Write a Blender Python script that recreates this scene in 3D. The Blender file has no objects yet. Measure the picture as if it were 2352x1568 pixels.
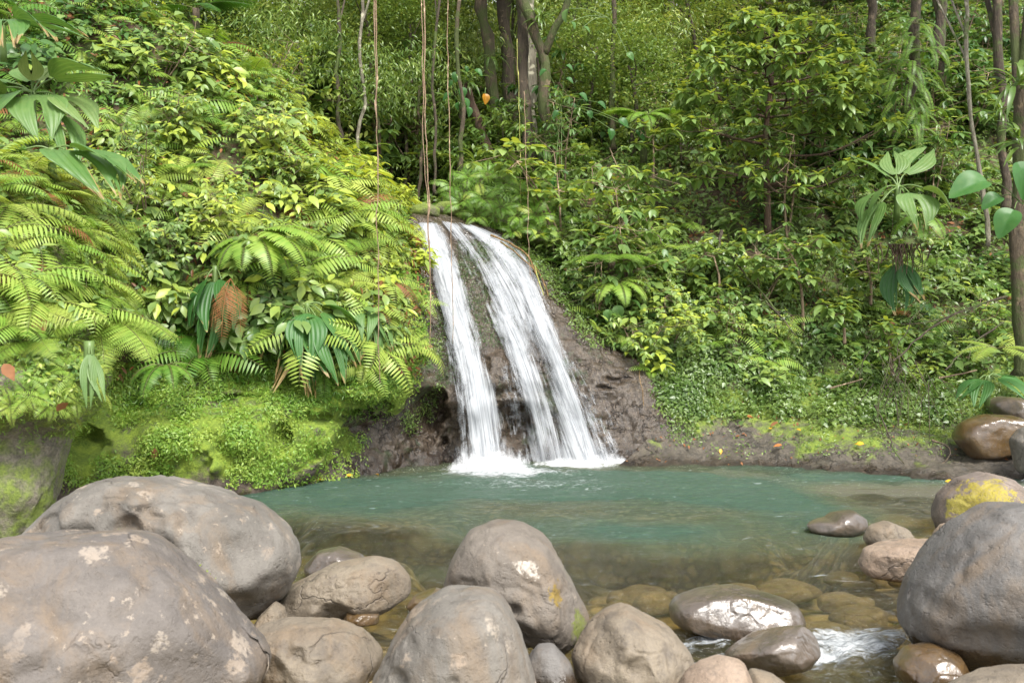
import bpy, bmesh, math, random
import numpy as np
from mathutils import Vector, Matrix

R = random.Random(11)
NR = np.random.default_rng(11)
SC = bpy.context.scene
COL = SC.collection
PI = math.pi

# ------------------------------------------------------------------ camera
# measurements are taken on a 2352 x 1568 frame of the photograph; water level is z = 0
F, CX, CY, CAMZ = 2352 * 35 / 36, 1176.0, 784.0, 2.2


def P(px, py, Y):
    return np.array(((px - CX) / F * Y, Y, CAMZ - (py - CY) / F * Y))


def PZ(px, py, z=0.0):
    return P(px, py, (CAMZ - z) * F / (py - CY))


def proj(p):
    return CX + p[0] / p[1] * F, CY - (p[2] - CAMZ) / p[1] * F


cam_d = bpy.data.cameras.new('camera')
cam_d.sensor_width = 36
cam_d.lens = 35
cam_d.clip_start = 0.1
cam_d.clip_end = 500
cam_d.dof.use_dof = True
cam_d.dof.focus_distance = 16.0
cam_d.dof.aperture_fstop = 3.2
cam = bpy.data.objects.new('camera', cam_d)
cam.location = (0, 0, CAMZ)
cam.rotation_euler = (PI / 2, 0, 0)
COL.objects.link(cam)
SC.camera = cam

# ------------------------------------------------------------------ noise (vectorised)


def _h(ix, iy, iz, seed):
    n = (ix * 374761393 + iy * 668265263 + iz * 1440662683 + seed * 974634777) & 0xFFFFFFFF
    n = ((n ^ (n >> 13)) * 1274126177) & 0xFFFFFFFF
    n = ((n ^ (n >> 16)) * 2246822519) & 0xFFFFFFFF
    return ((n ^ (n >> 15)) & 0xFFFF) / 65535.0 * 2 - 1


def vnoise(p, seed=0):
    p = np.asarray(p, float)
    i = np.floor(p).astype(np.int64)
    f = p - i
    f = f * f * f * (f * (f * 6 - 15) + 10)
    x, y, z = i[..., 0], i[..., 1], i[..., 2]
    fx, fy, fz = f[..., 0], f[..., 1], f[..., 2]
    r = 0
    for a in (0, 1):
        for b in (0, 1):
            for c in (0, 1):
                w = (fx if a else 1 - fx) * (fy if b else 1 - fy) * (fz if c else 1 - fz)
                r = r + w * _h(x + a, y + b, z + c, seed)
    return r


def fbm(p, seed=0, octv=4, lac=2.1, gain=0.5):
    p = np.asarray(p, float)
    r, a, s = 0, 1.0, 0
    for k in range(octv):
        r = r + a * vnoise(p * (lac ** k) + 17.3 * k, seed + k)
        s += a
        a *= gain
    return r / s


def sstep(a, b, x):
    t = np.clip((np.asarray(x, float) - a) / (b - a), 0, 1)
    return t * t * (3 - 2 * t)


# ------------------------------------------------------------------ mesh building
class MB:
    def __init__(s):
        s.V, s.F, s.T, s.n = [], [], [], 0

    def add(s, V, faces, t=0.5):
        V = np.asarray(V, float).reshape(-1, 3)
        for f in faces:
            f = np.asarray(f, np.int64)
            if f.size:
                s.F.append(f + s.n)
        s.V.append(V)
        s.T.append(np.full(len(V), t) if np.isscalar(t) else np.asarray(t, float))
        s.n += len(V)

    def stamp(s, tmpl, M, pos, t):
        tv, tf = tmpl
        N, k = len(pos), len(tv)
        V = np.einsum('nij,vj->nvi', M, tv) + np.asarray(pos)[:, None, :]
        off = (np.arange(N) * k)[:, None, None]
        s.add(V, [(np.asarray(f)[None] + off).reshape(-1, np.asarray(f).shape[1]) for f in tf], np.repeat(t, k))

    def build(s, name, mat, parent=None, loc=(0, 0, 0), smooth=True):
        V = np.concatenate(s.V) - np.asarray(loc)
        me = bpy.data.meshes.new(name)
        me.vertices.add(len(V))
        me.vertices.foreach_set('co', V.astype(np.float32).ravel())
        li = np.concatenate([f.ravel() for f in s.F])
        lt = np.concatenate([np.full(len(f), f.shape[1]) for f in s.F])
        ls = np.concatenate(([0], np.cumsum(lt)[:-1]))
        me.loops.add(len(li))
        me.loops.foreach_set('vertex_index', li.astype(np.int32))
        me.polygons.add(len(lt))
        me.polygons.foreach_set('loop_start', ls.astype(np.int32))
        me.polygons.foreach_set('use_smooth', np.full(len(lt), smooth))
        me.update(calc_edges=True)
        a = me.attributes.new('tint', 'FLOAT', 'POINT')
        a.data.foreach_set('value', np.concatenate(s.T).astype(np.float32))
        me.materials.append(mat)
        o = bpy.data.objects.new(name, me)
        COL.objects.link(o)
        if parent is not None:
            o.parent = parent
        else:
            o.location = loc
        return o

    def grid(s, G, t=0.5):
        a, b = G.shape[:2]
        i = np.arange((a - 1) * (b - 1))
        r, c = i // (b - 1), i % (b - 1)
        q = r * b + c
        s.add(G.reshape(-1, 3), [np.stack((q, q + 1, q + b + 1, q + b), 1)], t if np.isscalar(t) else np.asarray(t).ravel())

    def tube(s, pts, rad, n=6, t=0.5, cap=True):
        pts = np.asarray(pts, float)
        k = len(pts)
        rad = np.full(k, rad) if np.isscalar(rad) else np.asarray(rad, float)
        T = np.gradient(pts, axis=0)
        T /= np.linalg.norm(T, axis=1)[:, None] + 1e-9
        ref = np.array((0.3, 1, 0.1)) if abs(T[:, 2]).mean() > .6 else np.array((0, 0, 1.0))
        A = np.cross(T, ref)
        A /= np.linalg.norm(A, axis=1)[:, None] + 1e-9
        B = np.cross(T, A)
        th = np.arange(n) / n * 2 * PI
        V = pts[:, None] + rad[:, None, None] * (np.cos(th)[None, :, None] * A[:, None] + np.sin(th)[None, :, None] * B[:, None])
        i = np.arange((k - 1) * n)
        r, c = i // n, i % n
        q = np.stack((r * n + c, r * n + (c + 1) % n, (r + 1) * n + (c + 1) % n, (r + 1) * n + c), 1)
        faces = [q]
        if cap:
            faces.append((np.arange(n)[::-1] + 0)[None])
            faces.append((np.arange(n) + (k - 1) * n)[None])
        s.add(V, faces, t)


def unit(v):
    v = np.asarray(v, float)
    return v / (np.linalg.norm(v, axis=-1, keepdims=True) + 1e-12)


def frames(d, n):
    d = unit(d)
    x = unit(np.cross(d, n))
    z = np.cross(x, d)
    return np.stack((x, d, z), -1)


def cr(ctrl, m):
    """Catmull-Rom resample along axis 0 to m samples"""
    ctrl = np.asarray(ctrl, float)
    k = len(ctrl)
    e = np.concatenate((2 * ctrl[:1] - ctrl[1:2], ctrl, 2 * ctrl[-1:] - ctrl[-2:-1]))
    u = np.linspace(0, k - 1, m)
    i = np.minimum(u.astype(int), k - 2)
    f = (u - i).reshape((-1,) + (1,) * (ctrl.ndim - 1))
    p0, p1, p2, p3 = e[i], e[i + 1], e[i + 2], e[i + 3]
    return .5 * (2 * p1 + (p2 - p0) * f + (2 * p0 - 5 * p1 + 4 * p2 - p3) * f ** 2 + (3 * p1 - p0 - 3 * p2 + p3) * f ** 3)


# ------------------------------------------------------------------ scene bookkeeping
def tag(o, label=None, cat=None, group=None, kind=None):
    if label: o['label'] = label
    if cat: o['category'] = cat
    if group: o['group'] = group
    if kind: o['kind'] = kind
    return o


def empty(name, loc):
    o = bpy.data.objects.new(name, None)
    o.empty_display_size = .2
    o.location = loc
    COL.objects.link(o)
    return o


def copy_tree(o, parent=None):
    c = o.copy()
    COL.objects.link(c)
    if parent is not None: c.parent = parent
    for ch in list(o.children):
        copy_tree(ch, c)
    return c


def all_of(o):
    r = [o]
    for c in o.children: r += all_of(c)
    return r


# ------------------------------------------------------------------ materials
class NT:
    def __init__(s, name):
        s.m = bpy.data.materials.new(name)
        s.m.use_nodes = True
        s.t = s.m.node_tree
        s.t.nodes.clear()
        s.out = s.t.nodes.new('ShaderNodeOutputMaterial')

    def n(s, typ, **kw):
        nd = s.t.nodes.new('ShaderNode' + typ)
        for k, v in kw.items():
            if k.startswith('i_'):
                key = k[2:]
                key = int(key) if key.isdigit() else key.replace('_', ' ')
                s.set(nd.inputs[key], v)
            else:
                setattr(nd, k, v)
        return nd

    def set(s, sock, v):
        if isinstance(v, bpy.types.NodeSocket):
            s.t.links.new(v, sock)
        elif isinstance(v, bpy.types.Node):
            s.t.links.new(v.outputs[0], sock)
        else:
            if hasattr(sock.default_value, '__len__') and not isinstance(v, (int, float)) and len(v) == 3 and len(sock.default_value) == 4:
                v = (*v, 1)
            sock.default_value = v

    def math(s, op, a, b=0.0, clamp=False):
        nd = s.n('Math', operation=op, use_clamp=clamp)
        s.set(nd.inputs[0], a)
        s.set(nd.inputs[1], b)
        return nd.outputs[0]

    def mix(s, fac, a, b, mode='MIX'):
        nd = s.n('Mix', data_type='RGBA', blend_type=mode)
        s.set(nd.inputs[0], fac)
        s.set(nd.inputs[6], a)
        s.set(nd.inputs[7], b)
        return nd.outputs[2]

    def ramp(s, fac, stops, interp='LINEAR'):
        nd = s.n('ValToRGB')
        cr_ = nd.color_ramp
        cr_.interpolation = interp
        while len(cr_.elements) < len(stops): cr_.elements.new(.5)
        for e, (p, c) in zip(cr_.elements, stops):
            e.position = p
            e.color = (c, c, c, 1) if isinstance(c, (int, float)) else (*c, 1)
        s.set(nd.inputs[0], fac)
        return nd.outputs[0]

    def noise(s, vec, scale, detail=4, rough=.55, dist=0.0):
        nd = s.n('TexNoise')
        s.set(nd.inputs['Vector'], vec)
        nd.inputs['Scale'].default_value = scale
        nd.inputs['Detail'].default_value = detail
        nd.inputs['Roughness'].default_value = rough
        nd.inputs['Distortion'].default_value = dist
        return nd.outputs[0]

    def mapping(s, vec, scale=(1, 1, 1), rot=(0, 0, 0), loc=(0, 0, 0)):
        nd = s.n('Mapping')
        s.set(nd.inputs[0], vec)
        nd.inputs['Scale'].default_value = scale
        nd.inputs['Rotation'].default_value = rot
        nd.inputs['Location'].default_value = loc
        return nd.outputs[0]

    def done(s, shader):
        s.t.links.new(shader if isinstance(shader, bpy.types.NodeSocket) else shader.outputs[0], s.out.inputs[0])
        return s.m


def mat_leaf(name, stops, stem=(.09, .055, .03), dead=(.20, .085, .03), trans=.35, rough=.42, spec=.4):
    t = NT(name)
    at = t.n('Attribute', attribute_name='tint').outputs['Fac']
    oi = t.n('ObjectInfo')
    sep = t.n('SeparateColor')
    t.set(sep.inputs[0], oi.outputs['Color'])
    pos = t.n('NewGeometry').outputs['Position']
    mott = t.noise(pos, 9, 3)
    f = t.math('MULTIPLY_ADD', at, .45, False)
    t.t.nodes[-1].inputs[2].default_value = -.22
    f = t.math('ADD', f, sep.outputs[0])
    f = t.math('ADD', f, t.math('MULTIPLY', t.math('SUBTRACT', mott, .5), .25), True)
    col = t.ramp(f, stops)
    isdead = t.math('GREATER_THAN', at, 1.5)
    isstem = t.math('LESS_THAN', at, -.5)
    deadc = t.mix(mott, tuple(c * .5 for c in dead), tuple(min(1, c * 1.5) for c in dead))
    col = t.mix(isdead, col, deadc)
    col = t.mix(isstem, col, stem)
    p = t.n('BsdfPrincipled')
    t.set(p.inputs['Base Color'], col)
    p.inputs['Roughness'].default_value = rough
    p.inputs['Specular IOR Level'].default_value = spec
    tr = t.n('BsdfTranslucent')
    t.set(tr.inputs[0], t.mix(.7, col, t.mix(1, col, (1.5, 1.3, .5), 'MULTIPLY')))
    mx = t.n('MixShader')
    t.set(mx.inputs[0], t.math('MULTIPLY', t.math('SUBTRACT', 1.0, isstem), trans))
    t.set(mx.inputs[1], p.outputs[0])
    t.set(mx.inputs[2], tr.outputs[0])
    return t.done(mx)


G_FERN = [(0, (.020, .070, .010)), (.3, (.060, .165, .014)), (.62, (.19, .32, .045)), (1, (.38, .45, .09))]
G_BROAD = [(0, (.018, .065, .018)), (.35, (.078, .165, .042)), (.7, (.20, .295, .080)), (1, (.38, .45, .06))]
G_DARK = [(0, (.025, .06, .012)), (.4, (.092, .165, .032)), (.75, (.21, .295, .065)), (1, (.36, .41, .11))]
M_FERN = mat_leaf('fern_leaf', G_FERN, stem=(.10, .10, .03))
M_BROAD = mat_leaf('broad_leaf', G_BROAD, stem=(.10, .085, .04), rough=.37, spec=.42)
M_TREE = mat_leaf('tree_leaf', G_DARK, rough=.35, spec=.5)
M_BIGLEAF = mat_leaf('big_leaf', [(0, (.02, .075, .018)), (.4, (.05, .15, .03)), (.7, (.13, .22, .06)), (1, (.26, .32, .12))], stem=(.10, .16, .04), dead=(.30, .22, .09), rough=.45, spec=.4, trans=.3)
M_DEAD = mat_leaf('dead_leaf', G_FERN, dead=(.24, .11, .05), trans=.2, rough=.7, spec=.2)
M_LITTER = mat_leaf('fallen_leaf', G_FERN, dead=(.42, .16, .05), trans=.2, rough=.6, spec=.2)


def mat_bark(name, a, b, moss=.3, mosscol=(.07, .10, .02)):
    t = NT(name)
    pos = t.n('NewGeometry').outputs['Position']
    st = t.mapping(pos, (9, 9, 2.2))
    n1 = t.noise(st, 1.6, 6, .65)
    n2 = t.noise(pos, 1.7, 5, .6)
    n3 = t.noise(pos, 14, 3)
    col = t.mix(t.ramp(n1, [(.3, 0), (.7, 1)]), a, b)
    col = t.mix(t.ramp(t.noise(pos, 5, 2), [(.6, 0), (.68, 1)]), col, tuple(min(1, c * 1.7) for c in b))
    col = t.mix(t.ramp(t.math('ADD', n2, t.math('MULTIPLY', n3, .25)), [(.83 - moss * .5, 0), (.93 - moss * .5, 1)]), col, mosscol)
    bp = t.n('Bump', i_Strength=1.0, i_Distance=.07, i_Height=n1)
    p = t.n('BsdfPrincipled', i_Base_Color=col, i_Roughness=.85, i_Normal=bp.outputs[0])
    return t.done(p)


M_BARK = mat_bark('bark_brown', (.026, .019, .012), (.090, .066, .042), .38)
M_BARKM = mat_bark('bark_mossy', (.035, .026, .014), (.11, .08, .048), .50, (.055, .07, .016))
M_BARKL = mat_bark('bark_pale', (.09, .07, .05), (.28, .26, .19), .25)
M_BARKR = mat_bark('bark_red', (.034, .021, .013), (.11, .064, .038), .28)
M_TWIG = mat_bark('twig_bark', (.10, .065, .04), (.30, .22, .14), .0)
M_LIANA = mat_bark('liana_bark', (.17, .10, .055), (.40, .28, .19), .12)
M_LIANAY = mat_bark('liana_green', (.18, .19, .04), (.36, .35, .10), .1)
M_ROOT = mat_bark('root_bark', (.10, .055, .018), (.26, .16, .055), .15)


def mat_rock(name, a, b, lichen=.3, moss=.1, rough=.7, wet=.10, lcol=(.42, .36, .29), lscale=5.0, spots=(), mosscol=(.13, .14, .02), yellow=0.0, bump=.7, spec=.5):
    t = NT(name)
    pos = t.n('NewGeometry').outputs['Position']
    oi = t.n('ObjectInfo')
    off = t.n('VectorMath', operation='SCALE')
    t.set(off.inputs[0], (3.1, 7.7, 5.3))
    t.set(off.inputs['Scale'], t.math('MULTIPLY', oi.outputs['Random'], 9.0))
    vp = t.n('VectorMath', operation='ADD')
    t.set(vp.inputs[0], pos)
    t.set(vp.inputs[1], off.outputs[0])
    v = vp.outputs[0]
    a, b = tuple(c * .84 for c in a), tuple(c * .84 for c in b)
    big = t.noise(v, 1.6, 6, .6, .4)
    mid = t.noise(v, 7, 6, .65)
    fine = t.noise(v, 55, 4, .7)
    col = t.mix(t.ramp(big, [(.32, 0), (.68, 1)]), a, b)
    # warm stains and dark mottling
    st = t.noise(t.mapping(v, (1, 1, .45), loc=(4, 1, 2)), 3.2, 6, .62, .6)
    col = t.mix(t.math('MULTIPLY', t.ramp(st, [(.48, 0), (.66, 1)]), .6), col, (.17, .118, .07))
    col = t.mix(t.math('MULTIPLY', t.ramp(mid, [(.32, 1), (.50, 0)]), .6), col, (.075, .062, .05))
    col = t.mix(t.math('MULTIPLY', t.ramp(fine, [(.35, 1), (.6, 0)]), .28), col, (.07, .06, .055))
    # thin mineral veins
    ve = t.n('TexVoronoi', feature='DISTANCE_TO_EDGE', i_Scale=1.1)
    dv = t.n('VectorMath', operation='ADD')
    nv = t.n('TexNoise', i_Scale=2.5, i_Detail=4)
    t.set(nv.inputs['Vector'], v)
    t.set(dv.inputs[0], v)
    t.set(dv.inputs[1], nv.outputs['Color'])
    t.set(ve.inputs['Vector'], dv.outputs[0])
    crack = t.math('MULTIPLY', t.ramp(ve.outputs['Distance'], [(0, 1), (.014, 0)]), t.ramp(t.noise(v, 1.3, 2), [(.5, 0), (.6, 1)]))
    col = t.mix(t.math('MULTIPLY', crack, .5), col, (.05, .04, .035))
    # lichen rosettes
    if lichen > 0:
        vo = t.n('TexVoronoi', i_Scale=lscale, i_Randomness=1.0)
        dn = t.n('TexNoise', i_Scale=16, i_Detail=5, i_Roughness=.7)
        t.set(dn.inputs['Vector'], v)
        d2 = t.n('VectorMath', operation='MULTIPLY_ADD')
        t.set(d2.inputs[0], dn.outputs['Color'])
        d2.inputs[1].default_value = (.16, .16, .16)
        t.set(d2.inputs[2], v)
        t.set(vo.inputs['Vector'], d2.outputs[0])
        sepc = t.n('SeparateColor')
        t.set(sepc.inputs[0], vo.outputs['Color'])
        rad = t.math('MULTIPLY', t.math('SUBTRACT', sepc.outputs[0], 1 - lichen), 1.0)
        lm = t.math('MULTIPLY', t.math('SUBTRACT', rad, vo.outputs['Distance']), 9, True)
        lm = t.math('MULTIPLY', lm, t.ramp(t.noise(v, 30, 3), [(.36, .0), (.5, 1)]))
        lm = t.math('MULTIPLY', lm, t.ramp(t.noise(v, 1.4, 2), [(.36, 0), (.46, 1)]))
        v2 = t.n('TexVoronoi', i_Scale=lscale * 3.1, i_Randomness=1.0)
        t.set(v2.inputs['Vector'], d2.outputs[0])
        s2_ = t.n('SeparateColor')
        t.set(s2_.inputs[0], v2.outputs['Color'])
        l2 = t.math('MULTIPLY', t.math('SUBTRACT', t.math('MULTIPLY', t.math('SUBTRACT', s2_.outputs[0], 1 - lichen * .75), 1.0), v2.outputs['Distance']), 8, True)
        lm = t.math('MAXIMUM', lm, t.math('MULTIPLY', l2, t.ramp(t.noise(v, 2.2, 2), [(.42, 0), (.55, 1)])))
        col = t.mix(t.math('MULTIPLY', lm, .44), col, t.mix(sepc.outputs[1], lcol, (.33, .25, .18)))
    ms = t.noise(v, 2.1, 6, .7, .3)
    if moss > 0:
        mm = t.ramp(ms, [(.74 - moss * .3, 0), (.82 - moss * .3, 1)])
        mm = t.math('MULTIPLY', mm, t.ramp(t.noise(v, 24, 3), [(.3, .2), (.55, 1)]))
        col = t.mix(t.math('MULTIPLY', mm, .9), col, mosscol)
    if yellow > 0:
        ym = t.ramp(t.math('ADD', t.noise(t.mapping(v, loc=(9, 3, 1)), 1.1, 3), t.math('MULTIPLY', t.noise(v, 18, 4, .7), .35)), [(.80 - yellow * .3, 0), (.86 - yellow * .3, 1)])
        col = t.mix(ym, col, (.42, .34, .03))
    # single lichen and moss patches with their own place on the stone
    for (sx, sy, sz), sr, scol, sden in spots:
        dd = t.n('VectorMath', operation='DISTANCE')
        t.set(dd.inputs[0], pos)
        dd.inputs[1].default_value = (sx, sy, sz)
        sm = t.math('SUBTRACT', sr, dd.outputs['Value'])
        sm = t.math('DIVIDE', sm, sr)
        sm = t.math('ADD', sm, t.math('MULTIPLY', t.math('SUBTRACT', t.noise(v, 9, 5, .7), .5), 2.4))
        sm = t.math('MULTIPLY', t.math('SUBTRACT', sm, sden), 7, True)
        col = t.mix(t.math('MULTIPLY', sm, t.ramp(t.noise(v, 45, 3), [(.3, .4), (.55, 1)])), col, scol)
    # wet band: rock stays dark and shiny where the water splashes it
    sp = t.n('SeparateXYZ')
    t.set(sp.inputs[0], pos)
    w = t.math('SUBTRACT', t.math('ADD', wet, t.math('MULTIPLY', t.math('SUBTRACT', mid, .5), .22)), sp.outputs[2])
    w = t.math('MULTIPLY', w, 14, True)
    col = t.mix(w, col, t.mix(1, col, (.34, .27, .20), 'MULTIPLY'))
    p = t.n('BsdfPrincipled', i_Base_Color=col)
    p.inputs['Specular IOR Level'].default_value = spec
    if rough < .3:
        p.inputs['Coat Weight'].default_value = .5
        p.inputs['Coat Roughness'].default_value = .28
    rr = t.math('ADD', rough - .08, t.math('MULTIPLY', mid, .16))
    mr = t.n('Mix', data_type='FLOAT')
    t.set(mr.inputs[0], w)
    t.set(mr.inputs[2], rr)
    mr.inputs[3].default_value = .14
    t.set(p.inputs['Roughness'], mr.outputs[0])
    h = t.math('ADD', t.math('MULTIPLY', mid, .6), t.math('MULTIPLY', fine, .16))
    pit = t.ramp(t.noise(v, 19, 3, .6), [(.30, 0), (.44, 1)])
    h = t.math('ADD', h, t.math('MULTIPLY', pit, .14))
    h = t.math('SUBTRACT', h, t.math('MULTIPLY', crack, .35))
    bp = t.n('Bump', i_Strength=bump, i_Distance=.05, i_Height=h)
    t.set(p.inputs['Normal'], bp.outputs[0])
    return t.done(p)


M_RGREY = mat_rock('boulder_grey', (.115, .104, .088), (.215, .196, .168), lichen=.50, moss=.16, lscale=7)
M_RDARK = mat_rock('boulder_mauve', (.096, .084, .076), (.182, .158, .138), lichen=.60, moss=.10, lscale=6.5)
M_RTAN = mat_rock('boulder_tan', (.155, .125, .09), (.26, .215, .155), lichen=.26, moss=.20, lscale=4)
M_RPINK = mat_rock('boulder_pink', (.26, .185, .13), (.38, .29, .215), lichen=.16, moss=.05)
M_RYEL = mat_rock('boulder_yellow_lichen', (.14, .11, .095), (.24, .19, .155), lichen=.25, moss=.1, spots=[(tuple(P(2268, 1152, 10.9)), .6, (.27, .22, .025), .42), (tuple(P(2190, 1160, 11.1)), .3, (.27, .23, .04), .4)])
M_REGG = mat_rock('boulder_egg', (.125, .104, .082), (.215, .185, .152), lichen=.35, moss=.14, lscale=6, spots=[(tuple(P(1212, 1312, 6.5)), .20, (.40, .36, .31), .5), (tuple(P(1160, 1290, 6.5)), .09, (.40, .36, .30), .4), (tuple(P(1278, 1362, 6.6)), .12, (.20, .135, .02), .35), (tuple(P(1330, 1440, 6.8)), .16, (.13, .15, .03), .35)])
M_RWET = mat_rock('boulder_wet', (.07, .052, .038), (.17, .135, .105), lichen=.0, moss=.14, rough=.24, wet=.05, bump=.4, spec=.8)
M_RBROWN = mat_rock('boulder_brown_wet', (.07, .034, .010), (.14, .085, .028), lichen=.0, moss=.22, rough=.2, wet=.06, bump=.35, spec=.8)
M_RBIG = mat_rock('boulder_slate', (.095, .09, .085), (.19, .178, .165), lichen=.16, moss=.26, wet=.2)
M_RSUB = mat_rock('streambed_stone', (.20, .155, .085), (.38, .30, .18), lichen=.0, moss=.15, wet=-5)


def mat_ground(name, soil, moss1, moss2, thr, rock=None, bump=.7, rough=.9, flow=False, zmoss=None, bdist=.09, tone=(.16, .09, .055), wet=None, fscale=(1.6, 1.6, .55), cracks=0.0):
    t = NT(name)
    pos = t.n('NewGeometry').outputs['Position']
    big = t.noise(pos, .9, 6, .65, .4)
    mid = t.noise(pos, 4.5, 6, .65)
    fine = t.noise(pos, 38, 4, .7)
    vf = t.mapping(pos, fscale, (0, .35, 0)) if flow else pos
    fl = t.noise(vf, 7, 7, .7, .3)
    base = t.mix(t.ramp(fl, [(.3, 0), (.7, 1)]), soil, rock if rock else tuple(c * 2.4 for c in soil))
    base = t.mix(t.math('MULTIPLY', t.ramp(fine, [(.35, 1), (.6, 0)]), .55), base, tuple(c * .35 for c in soil))
    base = t.mix(t.math('MULTIPLY', t.ramp(big, [(.5, 0), (.7, 1)]), .5), base, tone)
    m = t.math('ADD', t.math('MULTIPLY', big, .6), t.math('MULTIPLY', mid, .4))
    if zmoss:
        sp = t.n('SeparateXYZ')
        t.set(sp.inputs[0], pos)
        m = t.math('ADD', m, t.math('MULTIPLY', t.math('SUBTRACT', t.math('MINIMUM', sp.outputs[2], zmoss[2]), zmoss[0]), zmoss[1]))
    ck = None
    if cracks > 0:
        ve = t.n('TexVoronoi', feature='DISTANCE_TO_EDGE', i_Scale=1.0)
        nv = t.n('TexNoise', i_Scale=2.2, i_Detail=5, i_Roughness=.65)
        t.set(nv.inputs['Vector'], pos)
        dv = t.n('VectorMath', operation='MULTIPLY_ADD')
        t.set(dv.inputs[0], nv.outputs['Color'])
        dv.inputs[1].default_value = (1.3, 1.3, 1.3)
        t.set(dv.inputs[2], t.mapping(pos, (1.0, 1.0, 1.5), (0, .3, 0)))
        t.set(ve.inputs['Vector'], dv.outputs[0])
        ck = t.math('MULTIPLY', t.ramp(ve.outputs['Distance'], [(0, 1), (.035, 0)]), t.ramp(t.noise(pos, 1.1, 3), [(.40, 0), (.56, 1)]))
        base = t.mix(t.math('MULTIPLY', ck, cracks), base, tuple(c * .35 for c in soil))
    mk = t.ramp(m, [(thr - .05, 0), (thr + .05, 1)])
    mc = t.mix(t.ramp(t.math('ADD', t.math('MULTIPLY', fine, .5), t.math('MULTIPLY', mid, .5)), [(.36, 0), (.62, 1)]), moss1, moss2)
    col = t.mix(mk, base, mc)
    rg = t.n('Mix', data_type='FLOAT')
    t.set(rg.inputs[0], mk)
    rg.inputs[2].default_value = rough
    rg.inputs[3].default_value = .95
    rgo = rg.outputs[0]
    if wet is not None:   # the splash line stays dark and shiny
        sw = t.n('SeparateXYZ')
        t.set(sw.inputs[0], pos)
        wf = t.math('MULTIPLY', t.math('SUBTRACT', t.math('ADD', wet, t.math('MULTIPLY', t.math('SUBTRACT', mid, .5), .35)), sw.outputs[2]), 9, True)
        col = t.mix(wf, col, t.mix(1, col, (.40, .34, .28), 'MULTIPLY'))
        r2 = t.n('Mix', data_type='FLOAT')
        t.set(r2.inputs[0], wf)
        t.set(r2.inputs[2], rgo)
        r2.inputs[3].default_value = .16
        rgo = r2.outputs[0]
    h = t.math('ADD', t.math('MULTIPLY', fl, .7), t.math('MULTIPLY', fine, .35))
    if ck is not None: h = t.math('SUBTRACT', t.math('ADD', h, t.math('MULTIPLY', t.noise(pos, 85, 3, .7), .22)), t.math('MULTIPLY', ck, .6))
    bp = t.n('Bump', i_Strength=bump, i_Distance=bdist, i_Height=h)
    p = t.n('BsdfPrincipled', i_Base_Color=col, i_Normal=bp.outputs[0])
    t.set(p.inputs['Roughness'], rgo)
    return t.done(p)


M_MOSSBANK = mat_ground('mossy_rock', (.045, .036, .028), (.045, .095, .010), (.215, .285, .03), .54, rock=(.16, .125, .095), zmoss=(.2, .42, .50), wet=.08)
M_CLIFF = mat_ground('wet_cliff', (.020, .015, .012), (.016, .036, .010), (.045, .075, .02), .60, rock=(.125, .094, .064), rough=.14, bump=.5, flow=True, bdist=.08, tone=(.07, .05, .032), fscale=(2.0, 2.0, .75), wet=.3, cracks=.8)
M_SOIL = mat_ground('forest_soil', (.04, .026, .016), (.035, .06, .015), (.09, .12, .03), .50, rock=(.13, .075, .042))
M_LEDGE = mat_ground('ledge_rock', (.05, .045, .037), (.06, .10, .015), (.22, .29, .04), .565, rock=(.17, .142, .105), zmoss=(.36, .26, 1.3), rough=.42, bdist=.12, tone=(.075, .058, .042), wet=.16, cracks=.7)
M_LOBE = mat_ground('lobe_rock', (.10, .09, .065), (.05, .075, .015), (.18, .23, .04), .47, rock=(.26, .23, .17))
M_BED0 = mat_ground('stream_mud', (.17, .125, .055), (.08, .08, .03), (.16, .14, .05), .6, rock=(.42, .33, .18))

t = NT('bed_pebbles')
pos = t.n('NewGeometry').outputs['Position']
wn = t.n('TexNoise', i_Scale=1.3, i_Detail=3)
t.set(wn.inputs['Vector'], pos)
wv = t.n('VectorMath', operation='MULTIPLY_ADD')
t.set(wv.inputs[0], wn.outputs['Color'])
wv.inputs[1].default_value = (.5, .5, .5)
t.set(wv.inputs[2], pos)
cols, hs = [], []
for sc in (2.6, 6.5):
    vo = t.n('TexVoronoi', i_Scale=sc, i_Randomness=1.0)
    t.set(vo.inputs['Vector'], wv.outputs[0])
    se = t.n('SeparateColor')
    t.set(se.inputs[0], vo.outputs['Color'])
    cols.append(t.mix(t.ramp(vo.outputs['Distance'], [(.30, 0), (.62, 1)]), t.ramp(se.outputs[0], [(0, (.16, .11, .04)), (.4, (.34, .25, .10)), (.75, (.46, .36, .18)), (1, (.24, .21, .11))]), (.055, .042, .018)))
    hs.append(vo.outputs['Distance'])
col = t.mix(t.ramp(t.noise(pos, 1.1, 3), [(.42, 0), (.56, 1)]), cols[0], cols[1])
col = t.mix(t.math('MULTIPLY', t.noise(pos, 14, 4), .5), col, (.20, .16, .06))
bp = t.n('Bump', i_Strength=.7, i_Distance=.12, invert=True, i_Height=hs[0])
M_BED = t.done(t.n('BsdfPrincipled', i_Base_Color=col, i_Roughness=.6, i_Normal=bp.outputs[0]))
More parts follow.
